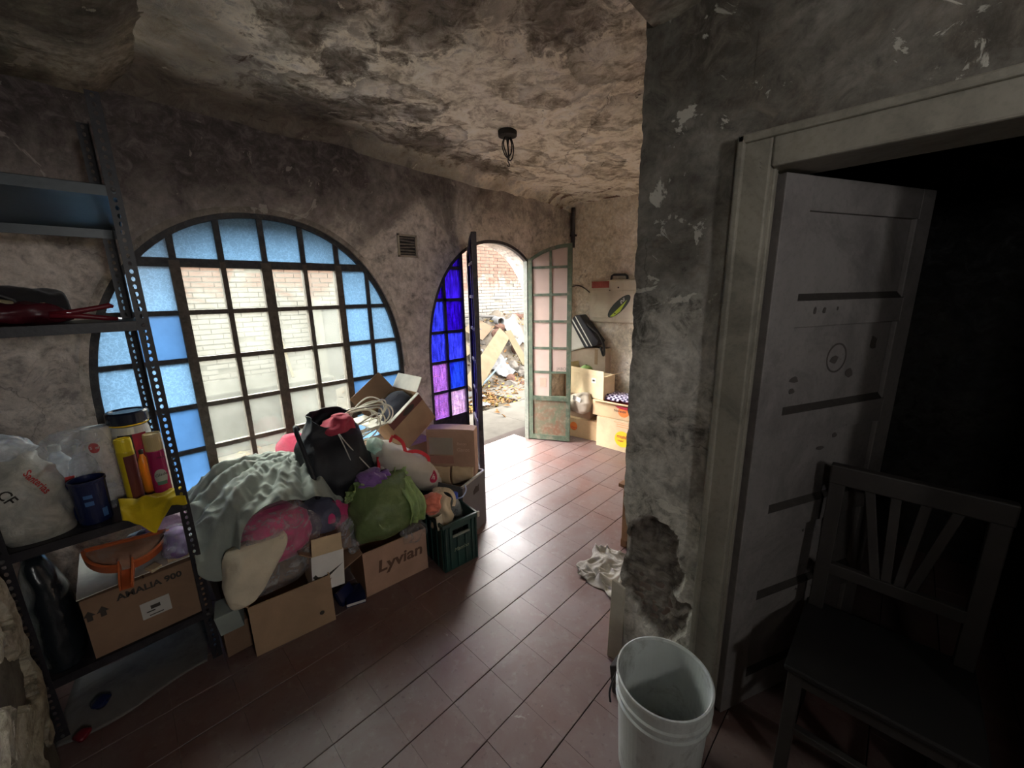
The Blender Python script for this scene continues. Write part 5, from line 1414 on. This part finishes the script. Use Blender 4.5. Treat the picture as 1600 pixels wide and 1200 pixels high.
far_box('brown carton low against the far wall under the wide grey-brown one', -2.83, -2.34, 3.755, 3.865, .335, .36, M_tan3, 0, closed=True)
# sports bag
r = thing('sports_bag', 'white and black sports bag leaning against the far wall on the cartons', 'bag', (-2.535, 3.78, 1.005), (0, rad(-18), 0))
b = B(); b.prism([(-.26, .0), (.10, -.005), (.13, .02), (-.02, .32), (-.10, .335), (-.30, .22)], -.06, .07, lambda a, c, t_: (a, t_, c)); b.make('side_panel', mat('white_vinyl', (.60, .58, .55), .45, .08, 8, .2, 30), r, bevel=.02)
b = B(); b.prism([(.0, -.01), (.17, -.02), (.205, .02), (.045, .365), (-.02, .375), (-.10, .335)], -.068, .075, lambda a, c, t_: (a, t_, c)); b.make('black_panel', mat('black_vinyl', (.02, .02, .03), .45, .2, 8, .2, 60), r, bevel=.015)
for q in (((.045, .0), (.06, -.0), (-.055, .345), (-.07, .34)), ((.10, -.012), (.112, -.012), (-.005, .36), (-.018, .36))):
    B().prism(q, -.0705, -.0685, lambda a, c, t_: (a, t_, c)).make('white_stripe', M_white, r)
text('W', 'lettering', M_ink, r, (-.21, -.0605, .16), (1, 0, .25), (-.25, 0, 1), .06)
b = B(); b.tube([V(interp([(.06, -.03, .30), (.13, -.05, .20), (.22, -.06, .10), (.25, -.06, -.02), (.235, -.06, -.12), (.21, -.055, -.14), (.20, -.05, -.05)], t_/24)) for t_ in range(25)], .012, 8); b.make('strap', M_black, r, smooth=True)
# board on the wall
M_brd = mat('grimy_ivory_board', (.66, .60, .48), .6, .1, 4, .1, 40, dirt=(.42, .34, .24), dirtamt=.5)
r = thing('ivory_board', 'ivory plastic case board hung on the far wall with a black handle and oval badge', 'board', (-2.20, YF-.022, 1.52))
B().box(-.36, .30, -.02, .02, -.24, .215).make('panel', M_brd, r, bevel=.02)
B().box(-.33, .27, -.028, -.019, -.19, .10).make('raised_field', M_brd, r, bevel=.008)
B().tube([(-.10, 0, .205), (-.095, 0, .25), (-.07, 0, .262), (.06, 0, .258), (.085, 0, .245), (.09, 0, .20)], .012, 8).make('handle', M_black, r, smooth=True)
B().box(-.325, -.11, -.0225, -.0195, .13, .20).make('red_label', mat('dull_red_label', (.40, .10, .085), .7, .2, 30, 0), r)
e0 = Matrix.Rotation(rad(42), 2)
pe = [tuple(e0 @ V((.165*cos(2*pi*k/36), .058*sin(2*pi*k/36)))) for k in range(36)]
XZ = lambda a, c, t_: (a+.02, t_, c-.065)
B().prism(pe, -.032, -.028, XZ).make('oval_badge', mat('badge_dark_green', (.045, .06, .05), .5, .1, 8, 0), r)
tri = [tuple(e0 @ V(q)) for q in ((-.145, -.012), (-.115, -.040), (-.02, -.05), (.115, -.012))]
B().prism(tri, -.0335, -.032, XZ).make('lime_wedge', mat('lime_wedge', (.55, .72, .08), .5, .1, 8, 0), r)
tri = [tuple(e0 @ V(q)) for q in ((-.095, -.022), (-.075, -.038), (-.072, -.018))]
B().prism(tri, -.0345, -.0335, XZ).make('dark_triangle', M_ink, r)
text('INI', 'lettering', M_white, r, (.045, -.0336, -.045), (cos(rad(42)), 0, sin(rad(42))), (-sin(rad(42)), 0, cos(rad(42))), .05, shear=.4)
B().box(.17, .245, -.022, -.0195, -.185, -.16).make('red_tab', M_inkr, r)
for x, z in ((-.24, .075), (.0, .13), (-.30, -.03), (.14, .05), (-.10, .10)): B().lathe([(.009, 0), (.009, .004), (0, .005)], 8, Matrix.Translation((x, -.0195, z)) @ Matrix.Rotation(pi/2, 4, 'X')).make('screw', M_ink, r)
pts = [(-2.85+.40*t_, YF-.008, 1.66+.03*sin(5*t_)-.10*t_*t_) for t_ in [i/14 for i in range(15)]]
o = B().tube(pts, .006, 6).make('wall_cable', M_ironb, smooth=True); tag(o, 'thin dark cable sagging along the far wall to the ivory board', 'cable')
o = B().tube([(-2.80, YF-.03, 2.10), (-2.80, YF-.03, 2.52)], .022, 10).box(-2.83, -2.77, YF-.045, YF, 2.22, 2.24).make('corner_pipe', M_dmet, smooth=False); tag(o, 'short dark pipe up the far corner of the room', 'pipe')
# vent grille in the window wall
vt = thing('wall_vent', 'small rusty louvred vent high on the wall between window and door', 'vent', (XW, 1.745, 1.985))
b = B().box(-.004, .012, -.085, -.07, -.085, .085).box(-.004, .012, .07, .085, -.085, .085).box(-.004, .012, -.085, .085, .07, .085).box(-.004, .012, -.085, .085, -.085, -.07)
b.make('frame', mat('chipped_vent_paint', (.42, .37, .30), .9, .2, 20, .5, 60), vt)
B().box(-.003, .001, -.07, .07, -.07, .07).make('backing', M_black, vt)
M_slat = mat('rusty_slat', (.17, .15, .13), .8, .35, 30, .4, 80)
for k in range(6):
    m = Matrix.Translation((.006, random.uniform(-.004, .004), -.056+k*.0225)) @ Euler((random.uniform(-.08, .08), rad(35), 0)).to_matrix().to_4x4()
    B().mbox(m, .003, .136, .013).make('slat', M_slat, vt)
# ceiling rose with wires
lp = thing('ceiling_hook', 'dark ceiling rose with bare hanging wires and a hook', 'lamp fitting', (-2.02, 2.04, ZC(2.04)-.02))
B().lathe([(0, .03), (.062, .03), (.060, .0), (.045, -.006), (0, -.008)], 24).make('rose', mat('burnt_metal', (.03, .026, .022), .7, .3, 30, .3, 60), lp, smooth=False)
for k, (dx, dy, dz, R) in enumerate(((-.02, -.02, -.115, .02), (.0, -.03, -.12, .03), (.02, .02, -.13, .02), (.0, .03, -.10, .03))):
    pts = [V(interp([(dx*.6, dy*.6, 0), (dx*1.3, dy*1.3, dz*.45), (dx+.01, dy*.6, dz), (.004, .006, dz-.01), (.0, .002, dz*.55), (dx*-.3, dy*-.3, 0)], t_/18)) for t_ in range(19)]
    B().tube(pts, .0042, 6).make('wire', M_black, lp, smooth=True)
B().tube([(.002, 0, -.12), (0, 0, -.15), (.008, .005, -.168), (.0, .01, -.178), (-.012, .004, -.17)], .0035, 6).make('hook', M_black, lp, smooth=True)
# ================================================================ RIGHT FOREGROUND
M_buck = mat('dirty_white_bucket', (.56, .59, .57), .45, .12, 5, .15, 40, dirt=(.15, .135, .115), dirtamt=.8, dscale=5)
bk = thing('plastic_bucket', 'dirty white plastic bucket on the floor at the foot of the pillar', 'bucket', (-.400, 1.085, 0))
B().lathe([(0, .004), (.122, .004), (.127, .0), (.130, .006), (.142, .285), (.150, .286), (.150, .294), (.143, .297), (.1435, .318), (.151, .319), (.151, .327), (.144, .330), (.1455, .368), (.151, .374), (.150, .382), (.145, .383), (.1405, .376), (.1395, .33), (.125, .012), (0, .012)], 56).make('body', M_buck, bk, smooth=False)
for p in bk.children[0].data.polygons: p.use_smooth = False
B().lathe([(0, .013), (.124, .013), (.127, .06), (.124, .061), (.06, .035), (0, .03)], 40).make('dried_residue', mat('dried_cement_residue', (.10, .085, .07), .95, .4, 20, .7, 40), bk)
b = B()
for s_ in (-1, 1): b.box(-.155, -.140, -.018*1, .018, .29, .322)
b.make('handle_lug', M_buck, bk, bevel=.003)
B().tube([V(interp([(-.150, .01, .31), (-.165, -.02, .26), (-.165, -.05, .22), (-.155, -.06, .19)], t_/10)) for t_ in range(11)], .004, 6).make('wire_bail', M_iron, bk, smooth=True)
# rag
M_rag = cloth('beige_rag', (.34, .315, .27), .2, 160, .95, .8)
r = thing('floor_rag', 'crumpled beige rag lying on the tiles beside the pillar', 'rag', (-1.02, 1.83, 0))
def fn(u, v):
    a, c = (u-.5)*2, (v-.5)*2
    rr = 1+.22*N3((a, c, 0), 1.4, 3)
    x = .165*a*rr+.03*N3((a, c, 2), 2, 3); y = .185*c*rr+.03*N3((a, c, 4), 2, 5)
    z = .008+.030*ridge((a, c*.7, 0), 1.5, 4)**3+.026*ridge((a+c, a-c, 0), 1.2, 8)**3+.014*ridge((a-c*.4, c, 0), 3.2, 6)**2+.004*N3((a, c, 0), 9, 2)
    e = max(abs(a), abs(c)); z *= sm((1.12-e)/.3)
    return (x, y, max(.002, z))
B().grid(fn, 60, 60).make('rag', M_rag, r, smooth=True, solid=.003)
# boards and scraps by the pillar
o = B().hexa([(-.752, 1.335, 0), (-.685, 1.345, 0), (-.685, 1.36, 0), (-.752, 1.36, 0), (-.748, 1.345, .395), (-.69, 1.35, .375), (-.69, 1.362, .375), (-.748, 1.362, .395)]).make('leaning_board', mat('grimy_plaster_board', (.42, .38, .31), .85, .15, 8, .3, 50), bevel=.003)
tag(o, 'narrow grimy board leaning on the pillar corner behind the bucket', 'board')
o = B().hexa([(-.645, 1.20, 0), (-.60, 1.20, 0), (-.60, 1.26, 0), (-.645, 1.26, 0), (-.662, 1.20, .12), (-.615, 1.20, .16), (-.615, 1.26, .165), (-.662, 1.26, .13)]).make('charred_wood', mat('charred_wood', (.03, .025, .022), .9, .3, 30, .5, 60), bevel=.004)
tag(o, 'dark charred piece of wood standing behind the bucket', 'wood')
# brown cupboard beyond the pillar
M_fur = mat('varnished_brown_wood', (.20, .105, .055), .45, .2, 8, .2, 60)
cb = thing('low_cupboard', 'brown wooden low cupboard showing past the pillar edge', 'cupboard', (-.93, 2.34, 0))
B().box(-.18, .19, -.25, .25, .05, .42).make('carcass', M_fur, cb, bevel=.004)
B().box(-.205, .19, -.27, .27, .42, .445).make('top', M_fur, cb, bevel=.004)
B().box(-.187, -.175, -.235, -.005, .07, .40).make('door', M_fur, cb, bevel=.003); B().box(-.187, -.175, .005, .235, .07, .40).make('door', M_fur, cb, bevel=.003)
for x in (-.165, .16):
    for y in (-.23, .23): B().box(x-.018, x+.018, y-.018, y+.018, 0, .055).make('leg', M_fur, cb)
# chair in the doorway of the dark room
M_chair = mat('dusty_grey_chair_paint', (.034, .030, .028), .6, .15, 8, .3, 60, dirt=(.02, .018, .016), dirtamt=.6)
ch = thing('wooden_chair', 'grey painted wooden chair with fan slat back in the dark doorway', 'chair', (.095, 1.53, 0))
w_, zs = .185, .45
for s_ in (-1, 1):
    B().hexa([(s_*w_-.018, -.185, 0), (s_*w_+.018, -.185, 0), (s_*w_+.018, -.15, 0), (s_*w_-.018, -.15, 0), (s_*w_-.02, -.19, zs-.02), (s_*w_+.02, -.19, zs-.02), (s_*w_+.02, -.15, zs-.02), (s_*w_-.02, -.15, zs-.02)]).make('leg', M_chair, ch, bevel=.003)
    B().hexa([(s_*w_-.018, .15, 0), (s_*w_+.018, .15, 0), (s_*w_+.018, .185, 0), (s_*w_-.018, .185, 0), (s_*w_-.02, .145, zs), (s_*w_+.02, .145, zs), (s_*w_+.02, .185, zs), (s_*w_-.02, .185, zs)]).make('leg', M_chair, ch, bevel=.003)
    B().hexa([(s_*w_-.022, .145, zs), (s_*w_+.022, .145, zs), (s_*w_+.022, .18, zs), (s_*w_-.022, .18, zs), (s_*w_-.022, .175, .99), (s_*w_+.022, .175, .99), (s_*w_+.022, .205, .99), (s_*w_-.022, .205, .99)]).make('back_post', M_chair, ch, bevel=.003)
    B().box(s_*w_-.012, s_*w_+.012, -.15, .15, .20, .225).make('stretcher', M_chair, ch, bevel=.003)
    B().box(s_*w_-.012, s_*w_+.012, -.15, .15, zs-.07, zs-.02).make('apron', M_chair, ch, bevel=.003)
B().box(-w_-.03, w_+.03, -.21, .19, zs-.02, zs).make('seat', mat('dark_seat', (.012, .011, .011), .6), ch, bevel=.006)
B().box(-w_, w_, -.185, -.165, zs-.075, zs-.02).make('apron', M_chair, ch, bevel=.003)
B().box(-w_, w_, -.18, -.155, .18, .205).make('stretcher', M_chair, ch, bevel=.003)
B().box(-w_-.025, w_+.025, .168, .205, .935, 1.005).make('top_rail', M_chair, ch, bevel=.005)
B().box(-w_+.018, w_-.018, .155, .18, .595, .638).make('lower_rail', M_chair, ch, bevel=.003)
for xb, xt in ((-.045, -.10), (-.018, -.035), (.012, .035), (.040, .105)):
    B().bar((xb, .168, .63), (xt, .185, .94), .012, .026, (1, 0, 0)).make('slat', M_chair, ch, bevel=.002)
# rack of coat pegs in the dark room
o = B().bar((-.12, 2.62, 1.98), (.10, 2.50, 2.10), .03, .03).bar((.10, 2.50, 2.10), (.28, 2.55, 2.02), .03, .03).make('wall_bracket', M_chair, bevel=.004)
B().box(.06, .10, 2.5, 3.3, 2.05, 2.09).make('arm', M_chair, o)
tag(o, 'pale angled bracket high up in the dark room behind the door leaf', 'bracket')
# ================================================================ GARDEN OUTSIDE
gmat = lambda *a, **k: mat(*a, **{**k, 'spec': 0.})    # weathered, matt things; colours darkened below real in place of courtyard shade
M_ground = gmat('leafy_earth', (0.0300, 0.0258, 0.0195), .95, .35, 5, .6, 30, dirt=(0.0260, 0.0203, 0.0121), dirtamt=.6)
M_slab = gmat('pale_cement_path', (0.0331, 0.0309, 0.0267), .9, .15, 6, .3, 60)
o = B().box(-9.5, XO, -8, 14, -.3, -.085).make('ground_garden', M_ground, kind='structure')
tag(o, 'garden ground of earth and fallen leaves outside the window and doorway', 'ground')
pv = thing('path_garden', 'pale cement path slabs just outside the garden door', 'path', kind='structure')
for x0, x1, y0, y1 in ((-4.15, -3.16, 1.9, 3.62), (-4.15, -3.16, 3.63, 5.4), (-5.1, -4.165, 4.35, 6.2), (-4.15, -3.16, -.5, 1.89)):
    B().box(x0, x1, y0, y1, -.12, -.03+random.uniform(-.004, .004)).make('slab', M_slab, pv, bevel=.006)
# brick wall across the garden
M_core = gmat('lime_mortar', (0.0365, 0.0342, 0.0293), .95, .2, 20, .4, 60)
gw = B().box(-7.25, -7.02, -8, 14, -.2, 3.1).make('wall_garden', M_core, kind='structure')
tag(gw, 'old garden brick wall with flaking whitewash behind the rubble', 'wall')
def brickmat():
    t = NT('flaking_whitewashed_brick')
    n1 = t.noise(1.2, 6, .65, .6); n2 = t.noise(9, 6, .7, .4)
    p = t.xyz()
    red = t.ramp(n2, [(.3, (0.0315, 0.0177, 0.0138)), (.7, (0.0525, 0.0323, 0.0248))])
    wh = t.ramp(n2, [(.3, (0.0496, 0.0474, 0.0422)), (.7, (0.0629, 0.0607, 0.0547))])
    h = t.math('ADD', t.math('MULTIPLY', n1, .9), t.mapr(p[2], .8, 2.6, .38, -.12))
    k = t.ramp(h, [(.52, 0.), (.60, .9)])
    return t.surf(t.bsdf(t.mix(k, red, wh), .95, t.bump(n2, .5, .01), 0, 0.))
M_gb = brickmat()
b = B()
row = 0; z = -.1
while z < 3.05:
    y = -1.2-(.13 if row % 2 else 0)
    while y < 9.4:
        pr = random.uniform(0, .012)
        if random.random() > .015:
            b.box(-7.03, -7.008+pr, y+.003, y+.257+random.uniform(-.006, .003), z+.006, z+.064+random.uniform(-.004, .003))
        y += .262
    z += .072; row += 1
b.make('brick_courses', M_gb, gw, kind='stuff', fix=False)
# rubble heap against the wall
M_rub = gmat('rubble_earth', (0.0294, 0.0249, 0.0196), .95, .4, 6, .8, 25, dirt=(0.0321, 0.0298, 0.0276), dirtamt=.7)
b = B()
def hp(x, y):
    e = sm((-5.0-x)/1.6)*(.62+.34*sm((y-4.2)/2.2))*sm((y-1.5)/2.0)*sm((9.4-y)/1.5)
    e *= 1+.30*N3((x, y, 0), 1.6, 3)
    return -.10+1.12*e+.07*N3((x, y, 0), 5, 4)*(.3+e)+.03*N3((x, y, 0), 13, 5)*(.3+e)
b.grid(lambda u, v: (lerp(-4.3, -7.0, u), lerp(1.2, 9.6, v), hp(lerp(-4.3, -7.0, u), lerp(1.2, 9.6, v))), 50, 120)
o = b.make('rubble', M_rub, kind='stuff', smooth=True); tag(o, 'heap of earth and rubble against the garden wall', 'rubble')
def gz(x, y):
    base = -.085 if not (-4.15 < x < -3.16) else -.028
    if -7.02 < x < -4.3 and 1.2 < y < 9.6: base = max(base, hp(x, y))
    return base
# fallen leaves
for nm, lab, col, cnt in (('fallen_leaves', 'drift of dry brown leaves on the garden ground by the path', (0.0540, 0.0304, 0.0142), 2600), ('yellow_leaves', 'scattered yellow leaves lying over the brown drift', (0.0837, 0.0607, 0.0162), 600)):
    b = B()
    for k in range(cnt):
        if random.random() < .72: x = random.gauss(-4.75, .40); y = random.uniform(3.1, 7.2)
        else: x = random.uniform(-6.9, -3.5); y = random.uniform(.0, 8)
        if x > -3.3 or x < -7: continue
        if x > -4.15 and random.random() < .9: continue
        s_ = random.uniform(.03, .07)
        m = Matrix.Translation((x, y, gz(x, y)+.012+random.uniform(0, .05)*(x < -4.2))) @ Euler((random.uniform(-.6, .6), random.uniform(-.6, .6), random.uniform(0, 6.3))).to_matrix().to_4x4()
        pts = [(-s_, 0, 0), (-.3*s_, -.45*s_, .2*s_), (s_, 0, .1*s_), (-.3*s_, .45*s_, .25*s_), (0, 0, -.05*s_)]
        b.add([m @ V(p) for p in pts], [(0, 1, 4), (1, 2, 4), (2, 3, 4), (3, 0, 4)])
    o = b.make(nm, gmat(nm, col, .8, .5, 30, 0), kind='stuff', fix=False); tag(o, lab, 'leaves')
# broken masonry lumps
M_lump = gmat('broken_masonry', (0.0318, 0.0287, 0.0253), .95, .3, 9, .6, 30)
M_lumpr = gmat('broken_red_brick', (0.0238, 0.0140, 0.0109), .95, .3, 9, .6, 30)
for k in range(46):
    x = random.uniform(-6.6, -4.9); y = random.uniform(3.6, 7.6)
    bm = bmesh.new(); bmesh.ops.create_icosphere(bm, subdivisions=2, radius=1)
    sx, sy, sz = [random.uniform(.05, .15) for _ in range(3)]
    for v in bm.verts:
        c = v.co*(1+.35*N3(v.co, 1.4, k)); v.co = V((c.x*sx, c.y*sy, c.z*sz))
    me = bpy.data.meshes.new('rubble_stone'); bm.to_mesh(me); bm.free(); me.materials.append(M_lump if k % 3 else M_lumpr)
    o = bpy.data.objects.new('rubble_stone', me); COL.objects.link(o); o.location = (x, y, gz(x, y)+.02); o.rotation_euler = (random.random(), random.random(), random.random()*6)
    tag(o, 'grey broken lump of masonry lying on the rubble heap outside' if k % 3 else 'reddish lump of broken brick lying on the rubble heap outside', 'stone', 'masonry lumps on the heap' if k % 3 else 'brick lumps on the heap')
M_plank = gmat('pale_board', (0.0340, 0.0275, 0.0180), .8, .15, 5, .3, 60)
M_cardo = gmat('outdoor_cardboard', (0.0324, 0.0242, 0.0169), .9, .12, 5, .1, 60)
def plank(lab, a, b_, w_, h_, m, cat='board', name='wooden_board', roll=(0, 0, 1)):
    mid = (V(a)+V(b_))/2
    r = thing(name, lab, cat, mid)
    B().bar(V(a)-mid, V(b_)-mid, w_, h_, roll).make('board', m, r, bevel=.003)
    return r
plank('long pale board sloping down the rubble heap to the lower left', (-4.75, 3.85, .17), (-6.0, 5.85, .80), .30, .025, M_plank, roll=(.75, .2, .6))
plank('short pale board leaning down from the top of the long board', (-5.3, 5.75, .22), (-6.05, 6.0, .83), .14, .025, M_plank, roll=(.8, -.5, .4))
plank('tan cardboard sheet lying high on the rubble heap', (-6.2, 5.15, .80), (-6.5, 5.75, 1.0), .45, .012, M_cardo, 'cardboard', 'cardboard_sheet', (.5, 0, .8))
plank('thin light board half buried at the left of the heap', (-5.5, 3.9, .42), (-6.0, 4.9, .60), .22, .02, M_plank, roll=(.5, .2, .8))
plank('brown crate board standing against the garden wall', (-6.7, 6.4, .85), (-6.75, 7.5, .98), .34, .03, gmat('brown_crate', (0.0235, 0.0144, 0.0109), .9), 'board', 'wooden_board', (1, 0, .2))
# pipe, pale arch of conduit, sheets, hose
M_wht = gmat('white_plastic_out', (0.0408, 0.0408, 0.0408), .5, .08, 6, .2, 30)
r = thing('white_pipe', 'white plastic pipe end pointing out of the rubble top', 'pipe', (-6.25, 6.0, 1.02))
d = V((.55, -.15, -.05)).normalized()
q = d.to_track_quat('Z', 'Y').to_matrix().to_4x4()
B().lathe([(.085, -.35), (.085, 0), (.075, 0), (.075, -.34)], 24, q).make('tube', M_wht, r, smooth=False)
B().lathe([(.074, -.2), (.0, -.2)], 24, q).make('bore', gmat('dark_bore', (0.0079, 0.0079, 0.0079), .9), r)
pts = [(-6.55, 4.6+2.6*t_, .92+.26*sin(pi*min(1, t_*1.1))+.05*sin(9*t_)) for t_ in [i/20 for i in range(21)]]
o = B().tube(pts, .035, 8).make('corrugated_conduit', gmat('grey_conduit', (0.0248, 0.0235, 0.0222), .7), smooth=True); tag(o, 'grey conduit arching over the top of the rubble heap', 'conduit')
for k, (x, y, s_, lab) in enumerate(((-5.6, 5.3, .30, 'crumpled white plastic sheet in the middle of the rubble'), (-6.1, 6.3, .24, 'white plastic sheet near the pipe on the heap'), (-4.9, 3.95, .22, 'white plastic sheet at the foot of the long board'), (-4.4, 3.75, .13, 'small white scrap among leaves beside the path'))):
    b = B()
    b.grid(lambda u, v: ((u-.5)*2*s_, (v-.5)*2*s_*.8, .10*s_+.28*s_*N3((u, v, 0), 3.2, k)+.12*s_*N3((u, v, 0), 8, k)+gz(x+(u-.5)*2*s_, y+(v-.5)*1.6*s_)-gz(x, y)+.06), 18, 16)
    o = b.make('plastic_sheet', M_wht, smooth=True, solid=.002); o.location = (x, y, gz(x, y)); tag(o, lab, 'sheet', 'white sheets on the heap')
pts = [(-4.95+.1*sin(3*t_), 4.1+.75*t_, .05+.42*sm(t_*1.25)+.03*sin(7*t_)) for t_ in [i/18 for i in range(19)]]
o = B().tube(pts, .016, 8).make('blue_hose', gmat('pale_blue_hose', (0.0379, 0.0527, 0.0627), .5), smooth=True); tag(o, 'pale blue hose curling down beside the long board', 'hose')
# things seen through the clear panes
o = B().box(-6.0, -5.15, .35, 1.95, -.085, .62).make('garden_bench', gmat('rendered_bench', (0.0232, 0.0225, 0.0201), .9, .15, 4), bevel=.02); tag(o, 'low cement bench in the garden seen through the window', 'bench')
r = thing('grey_panel_door', 'grey sheet door with a pale post standing in the garden', 'door', (-6.3, 2.75, -.085))
B().box(-.02, .02, -.45, .45, 0, 1.55).make('panel', gmat('grey_sheet', (0.0307, 0.0307, 0.0294), .8), r)
B().box(-.03, .05, -.60, -.46, 0, 1.65).make('post', gmat('pale_post', (0.0466, 0.0453, 0.0401), .8), r)
o = B().bar((-5.45, 1.55, .62), (-6.9, 1.75, 1.75), .03, .03).make('leaning_stick', M_plank); tag(o, 'pale stick leaning from the bench against the garden wall', 'stick')
